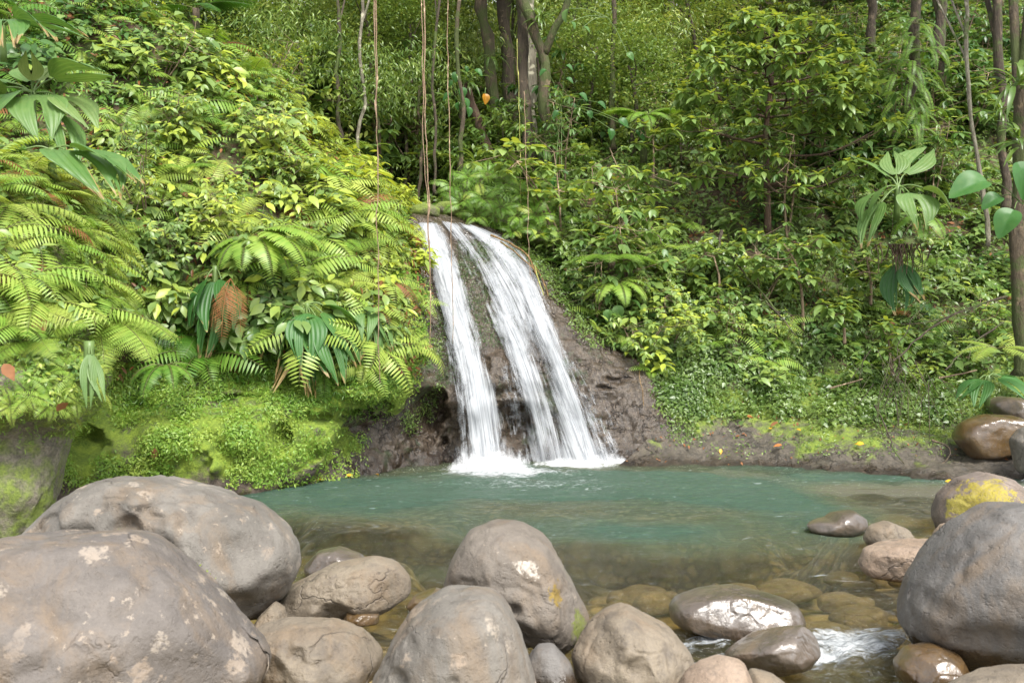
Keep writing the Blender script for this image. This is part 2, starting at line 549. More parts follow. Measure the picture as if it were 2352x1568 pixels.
# ------------------------------------------------------------------ terrain sheets
class Sheet:
    def __init__(s, rows, nu, nv, amp=.15, freq=.8, seed=0, fine=.03, octv=5, hollows=(), ridge=0.0):
        C = np.array([[P(*c) for c in r] for r in rows])
        C = cr(C, nv)
        C = np.swapaxes(cr(np.swapaxes(C, 0, 1), nu), 0, 1)
        s.G = C
        s.norm()
        n = fbm(C * freq, seed, octv)
        n2 = fbm(C * 5.5, seed + 50, 3)
        s.G = C + s.N * (amp * n + fine * n2)[..., None]
        qx = CX + C[..., 0] / C[..., 1] * F
        qy = CY - (C[..., 2] - CAMZ) / C[..., 1] * F
        for (hx, hy, rx, ry, hd) in hollows:
            e = np.exp(-((((qx - hx) / rx) ** 2 + ((qy - hy) / ry) ** 2) * (1 + 1.1 * fbm(C * 3.3, 61, 3))) ** 1.5)
            s.G[..., 1] += hd * e
        if ridge:
            rd = 1 - np.abs(fbm(C * np.array((1.3, 1.3, 1.9)), seed + 90, 4)) * 4
            s.G = s.G - s.N * (ridge * np.clip(rd, 0, 1))[..., None]
        s.norm()
        s.flat = s.G.reshape(-1, 3)
        s.fN = s.N.reshape(-1, 3)
        s.px = CX + s.flat[:, 0] / s.flat[:, 1] * F
        s.py = CY - (s.flat[:, 2] - CAMZ) / s.flat[:, 1] * F

    def norm(s):
        a = np.gradient(s.G, axis=0)
        b = np.gradient(s.G, axis=1)
        n = unit(np.cross(b, a))
        n[(n * (np.array((0, -.6, 1.0)))).sum(-1) < 0] *= -1
        s.N = n

    def build(s, name, mat):
        m = MB()
        m.grid(s.G)
        return m.build(name, mat)

    def pick(s, n, acc, rng=NR):
        """n random surface points accepted by acc(px, py) in [0,1]"""
        w = np.clip(acc(s.px, s.py), 0, 1) * 1.0
        w = w / w.sum()
        i = rng.choice(len(s.flat), n, p=w)
        jit = s.G[1:, :, :].reshape(-1, 3)
        return s.flat[i], s.fN[i]

    def near(s, px, py):
        i = np.argmin((s.px - px) ** 2 + (s.py - py) ** 2)
        return s.flat[i], s.fN[i]

    def zat(s, x, y):
        d = (s.flat[:, 0] - x) ** 2 + (s.flat[:, 1] - y) ** 2
        i = np.argmin(d)
        return s.flat[i, 2], d[i]


LEFT = Sheet([
    [(-150, 1210, 12.4), (0, 1190, 13.2), (150, 1170, 13.7), (300, 1160, 14.0), (450, 1160, 14.2), (580, 1150, 14.5), (690, 1120, 15.3), (790, 1105, 16.0), (900, 1080, 16.9)],
    [(-150, 1080, 12.7), (0, 1060, 13.4), (150, 1055, 13.8), (300, 1045, 14.0), (450, 1040, 14.2), (600, 1045, 14.6), (730, 1050, 15.3), (800, 1000, 16.6), (905, 980, 17.4)],
    [(-150, 980, 13.0), (0, 970, 13.7), (150, 960, 14.3), (300, 950, 14.5), (450, 950, 14.55), (600, 950, 14.9), (740, 945, 15.5), (850, 930, 16.1), (930, 905, 17.0)],
    [(-150, 880, 13.8), (0, 870, 14.4), (150, 870, 15.2), (300, 870, 15.4), (450, 860, 15.5), (600, 870, 15.7), (740, 870, 15.9), (870, 870, 16.2), (960, 850, 17.0)],
    [(-150, 760, 13.6), (0, 760, 14.2), (150, 750, 14.8), (300, 750, 15.0), (450, 740, 15.7), (600, 760, 16.0), (750, 780, 15.8), (890, 790, 16.4), (985, 790, 17.4)],
    [(-150, 600, 14.4), (0, 600, 14.8), (150, 600, 15.2), (300, 600, 15.4), (460, 600, 15.7), (620, 620, 16.0), (760, 640, 16.6), (880, 660, 17.1), (985, 690, 18.0)],
    [(-150, 430, 15.2), (0, 430, 15.6), (150, 430, 16.0), (300, 430, 16.3), (460, 440, 16.7), (620, 460, 17.1), (760, 490, 17.6), (870, 540, 18.1), (962, 590, 18.8)],
    [(-150, 250, 16.2), (0, 250, 16.7), (150, 250, 17.1), (300, 260, 17.5), (470, 290, 17.9), (620, 330, 18.3), (740, 390, 18.7), (850, 440, 19.1), (942, 515, 19.8)],
    [(-150, -40, 17.8), (0, -20, 18.3), (170, 0, 18.8), (340, 70, 19.2), (510, 150, 19.6), (640, 240, 19.9), (740, 345, 20.1), (850, 415, 20.3), (930, 490, 20.7)],
    [(-150, -60, 20.5), (0, -40, 21), (170, -5, 21.5), (340, 75, 22), (510, 155, 22.2), (640, 245, 22.3), (740, 350, 22.4), (850, 420, 22.5), (920, 495, 22.6)],
    [(-150, -20, 25), (0, 0, 25), (170, 40, 25.5), (340, 130, 26), (510, 210, 26), (640, 300, 26), (740, 400, 26), (850, 460, 26), (920, 510, 26)],
], 230, 300, amp=.28, freq=.75, seed=3, fine=.04,
    hollows=[(635, 1003, 22, 22, .55), (720, 965, 40, 12, .5), (790, 955, 40, 16, .8), (840, 930, 45, 14, .5), (520, 925, 60, 18, .4), (300, 925, 60, 20, .4), (180, 1010, 50, 40, .6), (760, 1010, 20, 30, -.35), (560, 1000, 60, 40, -.3), (400, 1020, 70, 40, -.25), (830, 905, 60, 16, -.35)])

LOBE = Sheet([
    [(-300, 1320, 9.6), (-100, 1310, 9.7), (10, 1280, 9.8), (80, 1240, 10.1), (118, 1190, 10.6), (130, 1150, 11.6)],
    [(-300, 1150, 9.6), (-100, 1150, 9.7), (30, 1140, 9.8), (108, 1120, 10.1), (138, 1095, 10.6), (145, 1080, 11.7)],
    [(-300, 1030, 9.8), (-100, 1030, 9.9), (50, 1020, 10), (140, 1010, 10.3), (176, 995, 10.8), (180, 990, 11.8)],
    [(-300, 940, 9.5), (-100, 940, 9.5), (60, 940, 9.6), (170, 940, 9.9), (222, 935, 10.5), (235, 930, 11.7)],
    [(-300, 800, 9.7), (-100, 800, 9.8), (60, 800, 9.9), (180, 800, 10.3), (240, 810, 11), (260, 820, 12.2)],
    [(-300, 640, 10.2), (-100, 640, 10.3), (60, 640, 10.5), (160, 650, 10.9), (235, 680, 11.6), (265, 700, 12.8)],
    [(-300, 460, 11), (-100, 460, 11.1), (40, 465, 11.4), (120, 490, 11.9), (190, 540, 12.6), (235, 570, 13.8)],
    [(-300, 370, 11.8), (-100, 380, 12), (30, 390, 12.4), (110, 415, 13), (170, 460, 13.6), (215, 490, 14.6)],
    [(-300, 370, 14), (-100, 380, 14), (30, 390, 14.4), (110, 415, 14.6), (170, 460, 15), (215, 490, 15.4)],
], 120, 150, amp=.16, freq=1.3, seed=8, fine=.03)

CLIFF = Sheet([
    [(690, 1150, 15.9), (800, 1120, 16.5), (900, 1105, 17.2), (1000, 1090, 17.7), (1120, 1086, 18.2), (1250, 1080, 18.3), (1400, 1078, 18.05), (1520, 1078, 17.95), (1640, 1078, 18.0)],
    [(720, 1050, 16.2), (800, 1030, 16.5), (900, 1000, 17.2), (1000, 1000, 17.9), (1120, 1000, 18.4), (1250, 990, 18.6), (1400, 990, 18.35), (1515, 990, 18.25), (1640, 1000, 18.6)],
    [(750, 960, 16.9), (800, 950, 17.0), (905, 930, 17.25), (990, 900, 17.5), (1120, 890, 18.2), (1240, 880, 18.75), (1370, 880, 18.65), (1495, 900, 18.7), (1640, 930, 19.2)],
    [(780, 860, 17.4), (820, 860, 17.6), (900, 830, 17.7), (1000, 800, 18.1), (1100, 780, 18.45), (1210, 770, 19.0), (1330, 770, 19.1), (1425, 800, 19.4), (1600, 830, 20.2)],
    [(800, 740, 18.3), (830, 740, 18.3), (920, 700, 18.4), (1000, 690, 18.7), (1070, 660, 19.0), (1170, 660, 19.5), (1265, 680, 19.8), (1350, 720, 20.1), (1500, 750, 21)],
    [(820, 620, 19.0), (850, 620, 19.0), (920, 600, 19.1), (970, 590, 19.3), (1040, 570, 19.8), (1120, 570, 20.2), (1210, 605, 20.5), (1280, 640, 20.8), (1400, 650, 21.6)],
    [(840, 520, 19.8), (860, 520, 19.8), (910, 500, 20.0), (945, 498, 20.3), (1010, 500, 20.7), (1080, 520, 20.9), (1150, 548, 21.1), (1220, 582, 21.4), (1300, 580, 22.2)],
    [(850, 505, 21.5), (870, 505, 21.6), (920, 495, 22), (950, 494, 22.2), (1010, 492, 22.4), (1090, 505, 22.6), (1160, 525, 22.8), (1230, 545, 23), (1300, 540, 23.6)],
    [(850, 500, 25), (870, 500, 25), (920, 492, 25.5), (950, 490, 25.5), (1010, 488, 25.5), (1090, 495, 26), (1160, 505, 26), (1230, 515, 26), (1300, 510, 26.5)],
], 320, 340, amp=.17, freq=1.1, seed=21, fine=.04, ridge=.035,
    hollows=[(985, 950, 30, 60, .7), (1190, 985, 30, 50, .35), (960, 890, 40, 14, -.35), (1150, 870, 40, 60, -.25), (1180, 920, 40, 12, -.2), (1425, 870, 30, 6, .12), (1390, 890, 20, 5, .12)])

RIGHT = Sheet([
    [(1400, 1090, 17.6), (1560, 1086, 17.6), (1700, 1088, 17.6), (1850, 1098, 17.1), (2000, 1108, 16.5), (2150, 1120, 15.8), (2300, 1110, 15.8), (2500, 1105, 15.9), (2800, 1105, 15.9)],
    [(1505, 975, 18.3), (1600, 965, 18.4), (1720, 975, 18.3), (1850, 995, 17.9), (2000, 1020, 17.3), (2150, 1045, 16.8), (2300, 1040, 16.7), (2500, 1030, 16.7), (2800, 1030, 16.7)],
    [(1490, 875, 19.0), (1600, 880, 19.1), (1720, 890, 19.2), (1850, 920, 19), (2000, 950, 18.6), (2150, 985, 18.1), (2300, 985, 17.8), (2500, 980, 17.8), (2800, 980, 17.8)],
    [(1420, 780, 19.7), (1560, 780, 20), (1700, 790, 20.3), (1850, 810, 20.3), (2000, 840, 20), (2150, 870, 19.6), (2300, 880, 19.2), (2500, 880, 19), (2800, 880, 19)],
    [(1345, 690, 20.3), (1480, 650, 21.2), (1650, 650, 21.8), (1850, 660, 22), (2000, 680, 22), (2150, 700, 21.8), (2300, 720, 21.4), (2500, 720, 21.4), (2800, 720, 21.4)],
    [(1285, 590, 21.3), (1400, 540, 22.5), (1600, 500, 23.6), (1850, 480, 24.2), (2000, 490, 24.5), (2150, 500, 24.5), (2300, 520, 24.2), (2500, 520, 24.2), (2800, 520, 24.2)],
    [(1235, 510, 22.8), (1380, 420, 24.4), (1600, 360, 26), (1850, 330, 27), (2000, 330, 27.5), (2150, 330, 27.5), (2300, 330, 27.5), (2500, 340, 27.5), (2800, 340, 27.5)],
    [(1230, 450, 24.5), (1380, 330, 27), (1600, 240, 29.5), (1850, 190, 31), (2000, 180, 32), (2150, 170, 32), (2300, 160, 32), (2500, 160, 32), (2800, 160, 32)],
    [(1230, 400, 28), (1380, 240, 31.5), (1600, 130, 34), (1850, 60, 36), (2000, 40, 37), (2150, 20, 37), (2300, 10, 37), (2500, 10, 37), (2800, 10, 37)],
    [(1230, 340, 34), (1380, 150, 38), (1600, 20, 41), (1850, -60, 43), (2000, -80, 44), (2150, -100, 44), (2300, -120, 44), (2500, -120, 44), (2800, -120, 44)],
], 280, 220, amp=.32, freq=.7, seed=34, fine=.04)

BACK = Sheet([
    [(100, 600, 22), (400, 580, 22), (620, 560, 22.3), (850, 525, 22.5), (1010, 505, 23), (1120, 500, 23.5), (1250, 480, 24.5), (1450, 440, 26), (1700, 420, 28)],
    [(100, 500, 24.5), (400, 480, 25), (620, 470, 25), (850, 450, 25.5), (1010, 445, 27), (1120, 440, 27), (1250, 400, 27.5), (1450, 330, 30), (1700, 300, 31)],
    [(100, 380, 30), (400, 370, 30), (620, 370, 30), (850, 365, 30), (1010, 370, 32), (1120, 360, 33), (1250, 310, 33), (1450, 240, 35), (1700, 200, 36)],
    [(100, 250, 36), (400, 250, 36), (620, 260, 36), (850, 265, 37), (1010, 270, 39), (1120, 255, 40), (1250, 220, 40), (1450, 160, 41), (1700, 110, 42)],
    [(0, 150, 44), (400, 140, 44), (620, 150, 44), (850, 160, 45), (1010, 160, 46), (1120, 150, 47), (1250, 130, 47), (1450, 90, 48), (1700, 40, 48)],
    [(0, 60, 54), (400, 50, 54), (620, 60, 54), (850, 80, 54), (1010, 90, 54), (1120, 80, 54), (1250, 70, 54), (1450, 50, 54), (1700, -20, 54)],
], 140, 120, amp=.7, freq=.35, seed=44, fine=.05)

for s_, nm_, mt_ in ((LEFT, 'left_bank', M_MOSSBANK), (CLIFF, 'cliff', M_CLIFF), (RIGHT, 'right_bank', M_LEDGE), (BACK, 'back_hill', M_SOIL)):
    o_ = s_.build(nm_, mt_)
    tag(o_, kind='structure')
tag(LOBE.build('mossy_outcrop', M_LOBE), 'green stained rock outcrop overhung by pale ferns at the left edge of the pool', 'rock outcrop')
# the upper parts of the two banks are brown earth: second material by height
for nm_, zlim, yl in (('left_bank', 1.9, 0), ('right_bank', 1.55, 0)):
    me_ = bpy.data.objects[nm_].data
    me_.materials.append(M_SOIL)
    zz = np.zeros(len(me_.vertices) * 3, np.float32)
    me_.vertices.foreach_get('co', zz)
    zz = zz.reshape(-1, 3)
    lim = zlim + fbm(zz * 1.3, 71, 3) * .9
    up = zz[:, 2] > lim
    if nm_ == 'left_bank':
        up &= zz[:, 0] < -2.0 + .0 * zz[:, 2] - fbm(zz * .9, 72, 3) * .8
    pi_ = np.zeros(len(me_.polygons) * 4, np.int32)
    me_.loops.foreach_get('vertex_index', pi_)
    mi_ = up.astype(np.int32)
    if nm_ == 'left_bank':   # bare brown rock next to the fall
        me_.materials.append(M_CLIFF)
        qx = CX + zz[:, 0] / zz[:, 1] * F + fbm(zz * 2.2, 73, 3) * 90
        qy = CY - (zz[:, 2] - CAMZ) / zz[:, 1] * F + fbm(zz * 2.2, 74, 3) * 50
        mi_[(qx > 790) & (qy > 955 - .25 * (qx - 790))] = 2
        mi_[(qx > 925) & (qy > 600) & (qy < 960)] = 2
    me_.polygons.foreach_set('material_index', mi_[pi_.reshape(-1, 4)[:, 0]])

SHEETS = (LEFT, RIGHT, BACK, CLIFF)


def ground_z(x, y):
    best = max((-(d), z) for z, d in (s.zat(x, y) for s in SHEETS))
    return best[1]


# ------------------------------------------------------------------ stream bed and water
def water_z(x, y):
    """surface level: the pool is flat, the outflow on the front right steps down between the stones"""
    return -.30 * sstep(7.75, 6.2, y) * sstep(.35, 1.2, x)


def bed_z(x, y):
    wn_ = fbm(np.stack((x * .45, y * .45, x * 0 + 7.7), -1), 15, 3)
    x, y = x + wn_ * 1.2, y + wn_ * 3.2
    d = .30 + .38 * sstep(8.8, 11.0, y + .25 * np.abs(x - 1.2) * (x < 1.2) * -1 - .42 * np.maximum(x - 1.4, 0)) + 1.3 * sstep(9.8, 14.2, y - .35 * np.maximum(x - 1.8, 0)) \
        - 1.0 * sstep(16.0, 18.2, y)
    d = d * (1 - .55 * sstep(-3.0, -5.5, x) * sstep(14, 12, y))
    x, y = x - wn_ * 1.2, y - wn_ * 3.2
    n = fbm(np.stack((x * 1.6, y * 1.6, x * 0 + 2.2), -1), 5, 4)
    z = -d + n * .12
    shore = np.maximum(sstep(.5, -.6, x) * sstep(8.2, 6.9, y), sstep(6.3, 5.6, y)) * (1 - .6 * sstep(.8, 1.5, x))
    z = z * (1 - shore) + (.03 + n * .08) * shore
    right = sstep(4.0, 5.6, x + .12 * (y - 11)) * sstep(16.3, 14.5, y)
    z = z * (1 - right * .8) + right * .8 * (-.05 + n * .1)
    return z + water_z(x, y) * .9


gx, gy = np.meshgrid(np.linspace(-12, 14, 300), np.linspace(1.0, 20.5, 300))
mb = MB()
mb.grid(np.stack((gx, gy, bed_z(gx, gy)), -1))
tag(mb.build('ground', M_BED), kind='structure')

# water surface: real waves, depth and foam stored per vertex
wx, wy = np.meshgrid(np.linspace(-9.5, 11, 620), np.linspace(4.6, 18.9, 620))
wz = water_z(wx, wy)
depth = np.clip(wz - bed_z(wx, wy), 0, 3)
q = np.stack((wx, wy, wx * 0), -1)
rap = sstep(7.9, 6.9, wy) * sstep(.5, 1.3, wx)
fallc = PZ(1180, 1080)
rf = np.hypot((wx - fallc[0]) * .75, (wy - fallc[1] - .3))
near_fall = np.exp(-(rf / 3.4) ** 2)
amp = .030 + .03 * near_fall + .13 * rap
wav = fbm(q * np.array((1.5, 2.8, 1)) + fbm(q * .7, 91, 2)[..., None] * .8, 92, 4) * 1.0 + .6 * fbm(q * np.array((4.0, 7.5, 1)), 93, 3)
wz = wz + wav * amp * (.25 + .75 * sstep(.02, .2, depth))

foam = np.zeros_like(wx)


def foam_px(px, py, rx, ry, s, z=0.0):
    c = PZ(px, py, z)
    global foam
    d = ((wx - c[0]) / rx) ** 2 + ((wy - c[1]) / ry) ** 2
    foam = np.maximum(foam, s * np.exp(-d))


foam_px(1150, 1083, 1.0, .75, 1.25)
foam_px(1225, 1085, .9, .5, .9)
foam_px(1350, 1063, 1.2, .18, 1.2)
foam_px(1450, 1058, .6, .2, 1.1)
foam_px(1240, 1110, 2.1, 1.3, .56)
foam_px(1300, 1165, 2.3, 1.3, .36)
for a_ in ((1960, 1520, .5, .26, 1.1, -.2), (1900, 1560, .55, .15, 1.15, -.28), (2040, 1545, .3, .15, 1.0, -.28), (1645, 1485, .30, .14, .95, -.1), (1585, 1520, .2, .1, .8, -.2), (1990, 1500, .30, .20, 1.0, -.1), (1945, 1530, .36, .2, 1.05, -.2), (2040, 1482, .14, .10, .95, -.1), (1900, 1555, .35, .14, .9, -.25),
           (1860, 1530, .35, .10, 1.0, -.2), (1990, 1560, .5, .12, .8, -.28), (1880, 1323, .22, .05, .85, 0), (1960, 1335, .30, .05, .75, 0), (2080, 1500, .10, .12, .8, -.15),
           (1640, 1460, .45, .09, .62, -.05), (1680, 1505, .20, .13, .95, -.1), (1780, 1530, .45, .07, .95, -.17), (1840, 1560, .5, .10, .9, -.25), (1570, 1480, .25, .1, .6, -.1), (1370, 1320, .25, .9, .22, 0), (1920, 1216, .25, .06, .5, 0), (2000, 1475, .35, .05, .6, -.08), (1740, 1435, .5, .05, .45, -.03)):
    foam_px(*a_)
wz += .05 * np.clip(foam - .5, 0, 1) * rap * (fbm(q * 6, 77, 3) + .3) * 3
wz += .16 * np.clip(foam - .6, 0, 1) * near_fall * (fbm(q * 3.5, 78, 4) + .45)

t = NT('pool_water')
pos = t.n('NewGeometry').outputs['Position']
dep = t.n('Attribute', attribute_name='depth').outputs['Fac']
fo = t.n('Attribute', attribute_name='foam').outputs['Fac']
rp = t.n('Attribute', attribute_name='rapid').outputs['Fac']
w1 = t.noise(t.mapping(pos, (2.2, 5.5, 1)), 1.5, 5, .6, .8)
w2 = t.noise(t.mapping(pos, (5, 12, 1)), 2.2, 4, .6, .5)
hh = t.math('ADD', w1, t.math('MULTIPLY', w2, .4))
bp = t.n('Bump', i_Strength=1.0, i_Distance=.15, i_Height=hh)
fr = t.n('Fresnel', i_IOR=1.33)
t.set(fr.inputs['Normal'], bp.outputs[0])
gl = t.n('BsdfGlossy', i_Roughness=.06)
gl.inputs[0].default_value = (.95, .97, 1, 1)
t.set(gl.inputs['Normal'], bp.outputs[0])
turb = t.ramp(t.math('MULTIPLY', dep, .62), [(.14, .05), (.38, .26), (.70, .62), (1.0, .90)])
turb = t.math('ADD', turb, t.math('MULTIPLY', rp, .10), True)
body = t.mix(t.ramp(t.math('MULTIPLY', dep, .62), [(.18, 0), (.95, 1)]), (.125, .12, .058), (.037, .071, .048))
tr_ = t.n('BsdfTransparent')
tr_.inputs[0].default_value = (.92, .87, .68, 1)
df = t.n('BsdfDiffuse', i_Color=body)
m1 = t.n('MixShader')
t.set(m1.inputs[0], turb)
t.set(m1.inputs[1], tr_.outputs[0])
t.set(m1.inputs[2], df.outputs[0])
m2 = t.n('MixShader')
t.set(m2.inputs[0], fr.outputs[0])
t.set(m2.inputs[1], m1.outputs[0])
t.set(m2.inputs[2], gl.outputs[0])
fn = t.noise(t.mapping(pos, (1.3, 2.8, 1)), 4.5, 8, .72, 1.0)
fm = t.math('ADD', t.math('MULTIPLY', t.math('SUBTRACT', fn, .5), 3.4), t.math('MULTIPLY', t.math('SUBTRACT', fo, t.math('ADD', .62, t.math('MULTIPLY', rp, .26))), 1.8))
fm = t.math('MULTIPLY', t.math('ADD', fm, .15), 1.5, True)
fm = t.math('MULTIPLY', fm, t.math('MULTIPLY', fo, 6.0, True))
# scattered glints of the wavelets, painted as white flecks into the water colour
wl = t.noise(t.mapping(pos, (3.0, 8.0, 1)), 1.7, 4, .6, .5)
wl2 = t.noise(pos, .8, 2)
glint = t.math('MULTIPLY', t.ramp(wl, [(.625, 0), (.72, 1)]), t.math('MULTIPLY', t.ramp(wl2, [(.40, 0), (.58, 1)]), .6))
fm = t.math('MAXIMUM', fm, glint)
fd = t.n('BsdfDiffuse')
t.set(fd.inputs[0], t.mix(t.ramp(t.noise(t.mapping(pos, (2.0, 4.0, 1)), 5.0, 5, .65, .8), [(.34, 0), (.62, 1)]), (.24, .26, .27), (.56, .58, .59)))
t.set(fd.inputs['Normal'], bp.outputs[0])
m3 = t.n('MixShader')
t.set(m3.inputs[0], fm)
t.set(m3.inputs[1], m2.outputs[0])
t.set(m3.inputs[2], fd.outputs[0])
M_WATER = t.done(m3)
mb = MB()
mb.grid(np.stack((wx, wy, wz), -1))
wo = mb.build('water', M_WATER)
for nm_, arr in (('depth', depth), ('foam', foam), ('rapid', rap)):
    a_ = wo.data.attributes.new(nm_, 'FLOAT', 'POINT')
    a_.data.foreach_set('value', arr.astype(np.float32).ravel())
tag(wo, kind='structure')

# ------------------------------------------------------------------ waterfall
t = NT('falling_water')
uu = t.n('Attribute', attribute_name='wu').outputs['Fac']
vv = t.n('Attribute', attribute_name='wv').outputs['Fac']
ed = t.n('Attribute', attribute_name='wa').outputs['Fac']
cb = t.n('CombineXYZ')
t.set(cb.inputs[0], uu)
t.set(cb.inputs[1], vv)
s1 = t.noise(t.mapping(cb.outputs[0], (7.5, .5, 1)), 1.0, 5, .62, .6)
s2 = t.noise(t.mapping(cb.outputs[0], (36, .8, 1)), 1.0, 4, .6, .25)
s3 = t.noise(t.mapping(cb.outputs[0], (4.5, 1.7, 1)), 1.0, 5, .65, .9)
al = t.math('ADD', t.math('MULTIPLY', s1, .9), t.math('ADD', t.math('MULTIPLY', s2, .26), t.math('MULTIPLY', s3, .84)))
al = t.math('SUBTRACT', al, 1.0)
al = t.math('MULTIPLY', t.math('ADD', t.math('MULTIPLY', al, 2.3), t.math('SUBTRACT', t.math('MULTIPLY', ed, 1.45), .62)), 1.15, True)
wd = t.n('BsdfDiffuse')
wcol = t.mix(t.ramp(s2, [(.3, 0), (.6, 1)]), (.26, .28, .305), (.50, .515, .53))
t.set(wd.inputs[0], wcol)
wt = t.n('BsdfTranslucent')
t.set(wt.inputs[0], wcol)
wm = t.n('MixShader')
wm.inputs[0].default_value = .3
t.set(wm.inputs[1], wd.outputs[0])
t.set(wm.inputs[2], wt.outputs[0])
tp = t.n('BsdfTransparent')
m_ = t.n('MixShader')
t.set(m_.inputs[0], al)
t.set(m_.inputs[1], tp.outputs[0])
t.set(m_.inputs[2], wm.outputs[0])
M_FALL = t.done(m_)


def cliff_y(px, py):
    """depth of the rock face under a point of the fall"""
    w = 1 / ((CLIFF.px[None] - np.asarray(px)[:, None]) ** 2 + (CLIFF.py[None] - np.asarray(py)[:, None]) ** 2 + 30)
    w = w ** 3
    return (w * CLIFF.flat[None, :, 1]).sum(1) / w.sum(1)


fall_root = empty('waterfall', tuple(PZ(1220, 1062)))
tag(fall_root, 'white waterfall sliding in three streams down the dark rock face into the pool', 'waterfall')


def stream(L, Rr, name, strength, off, drop=None, seed=0, layers=2, cap=1.0):
    nu, nv = 26, 90
    l, r = cr(np.array(L, float), nv), cr(np.array(Rr, float), nv)
    for k in range(layers):
        u = np.linspace(0, 1, nu)
        px = l[:, None, 0] * (1 - u) + r[:, None, 0] * u
        py = l[:, None, 1] * (1 - u) + r[:, None, 1] * u
        Y = cliff_y(px.ravel(), py.ravel()).reshape(px.shape)
        # water bridges hollows in the rock: smooth the depth along the flow
        for _ in range(6):
            Y[1:-1] = np.minimum(Y[1:-1], (Y[:-2] + Y[1:-1] + Y[2:]) / 3)
        if drop is not None:
            Y = Y - np.interp(py, [p for p, _ in drop], [d for _, d in drop])
        Y = Y - off - .07 * k - .10 * np.sin(PI * u)[None] + .05 * fbm(np.stack((px / 60, py / 200, px * 0 + seed + k), -1), 60 + k, 3)
        G = np.stack(((px - CX) / F * Y, Y, CAMZ - (py - CY) / F * Y), -1)
        m = MB()
        m.grid(G - np.array(fall_root.location))
        o = m.build(name, M_FALL, parent=fall_root)
        v = np.linspace(0, 1, nv)[:, None]
        en = fbm(np.stack((u[None] * 5 + v * 0, v * 7 + u[None] * 0, v * 0 + u[None] * 0 + seed + k * 2.1), -1), 81, 3)
        e = np.clip((np.minimum(u, 1 - u)[None] + .10 * en) * 2.5, 0, 1) ** 1.1 * (1 + .45 * fbm(np.stack((u[None] * 3 + v * 0, v * 5 + u[None] * 0, v * 0 + u[None] * 0 + seed + k * 5.1), -1), 83, 3))
        e = e * (sstep(0, .05, v)) * strength(v, u[None]) * cap
        wid = (r[:, 0] - l[:, 0])[:, None] / 100
        for nm, arr in (('wu', (u[None] - .5) * (.35 + .65 * wid) + seed + k * 3.7 + v * 0), ('wv', v * 6 + k * 2.3 + u[None] * 0), ('wa', e)):
            a = o.data.attributes.new(nm, 'FLOAT', 'POINT')
            a.data.foreach_set('value', np.broadcast_to(arr, (nv, nu)).astype(np.float32).ravel())


stream([(930, 488), (950, 550), (972, 620), (996, 720), (1022, 830), (1034, 950), (1044, 1086)],
       [(1010, 488), (1040, 545), (1070, 620), (1096, 700), (1126, 790), (1156, 900), (1192, 1086)],
       'stream', lambda v, u: 1.0 + .06 * v, .06, drop=[(490, 0), (760, .1), (900, .35), (1086, .95)], seed=1, layers=2)
stream([(985, 490), (1022, 540), (1055, 610), (1100, 710), (1138, 800), (1172, 920), (1200, 1066)],
       [(1070, 510), (1132, 578), (1180, 640), (1210, 720), (1245, 800), (1290, 920), (1332, 1066)],
       'stream', lambda v, u: .62 + .20 * v + .15 * np.sin(v * 9 + u * 5), .05, seed=5, layers=2)
stream([(1025, 506), (1095, 560), (1145, 640), (1195, 740), (1238, 840), (1272, 940), (1292, 1064)],
       [(1092, 512), (1180, 550), (1240, 616), (1272, 700), (1310, 800), (1364, 930), (1424, 1062)],
       'stream', lambda v, u: .95 + .12 * v, .05, seed=9, layers=2)
# the broad thin sheet that joins the middle and right streams
stream([(1010, 494), (1050, 545), (1085, 610), (1140, 710), (1180, 800), (1220, 920), (1250, 1066)],
       [(1075, 510), (1165, 556), (1222, 625), (1258, 700), (1292, 800), (1345, 930), (1420, 1062)],
       'stream', lambda v, u: .52 + .10 * v + .14 * np.sin(v * 11 + u * 7), .03, seed=31, layers=2)
stream([(1120, 830), (1128, 900), (1140, 980), (1150, 1080)], [(1215, 830), (1235, 900), (1250, 980), (1262, 1072)], 'veil', lambda v, u: .40 + .12 * v, .04, drop=[(830, 0), (1086, .35)], seed=37, layers=1)
# thin veils at both sides
stream([(1000, 660), (1008, 760), (1020, 860), (1030, 960), (1040, 1086)],
       [(1040, 660), (1065, 760), (1090, 860), (1105, 960), (1120, 1086)],
       'veil', lambda v, u: .40 + .15 * v, .12, drop=[(660, 0), (1086, .7)], seed=13, layers=1)
stream([(1280, 800), (1300, 880), (1325, 960), (1345, 1062)],
       [(1305, 790), (1370, 880), (1425, 970), (1475, 1062)],
       'veil', lambda v, u: .40 + .25 * v - .15 * u, .05, seed=17, layers=2)
stream([(1150, 930), (1162, 980), (1168, 1030), (1160, 1086)], [(1230, 930), (1235, 980), (1240, 1030), (1250, 1075)],
       'veil', lambda v, u: .34 + .1 * v, .05, drop=[(930, 0), (1086, .3)], seed=23, layers=1)

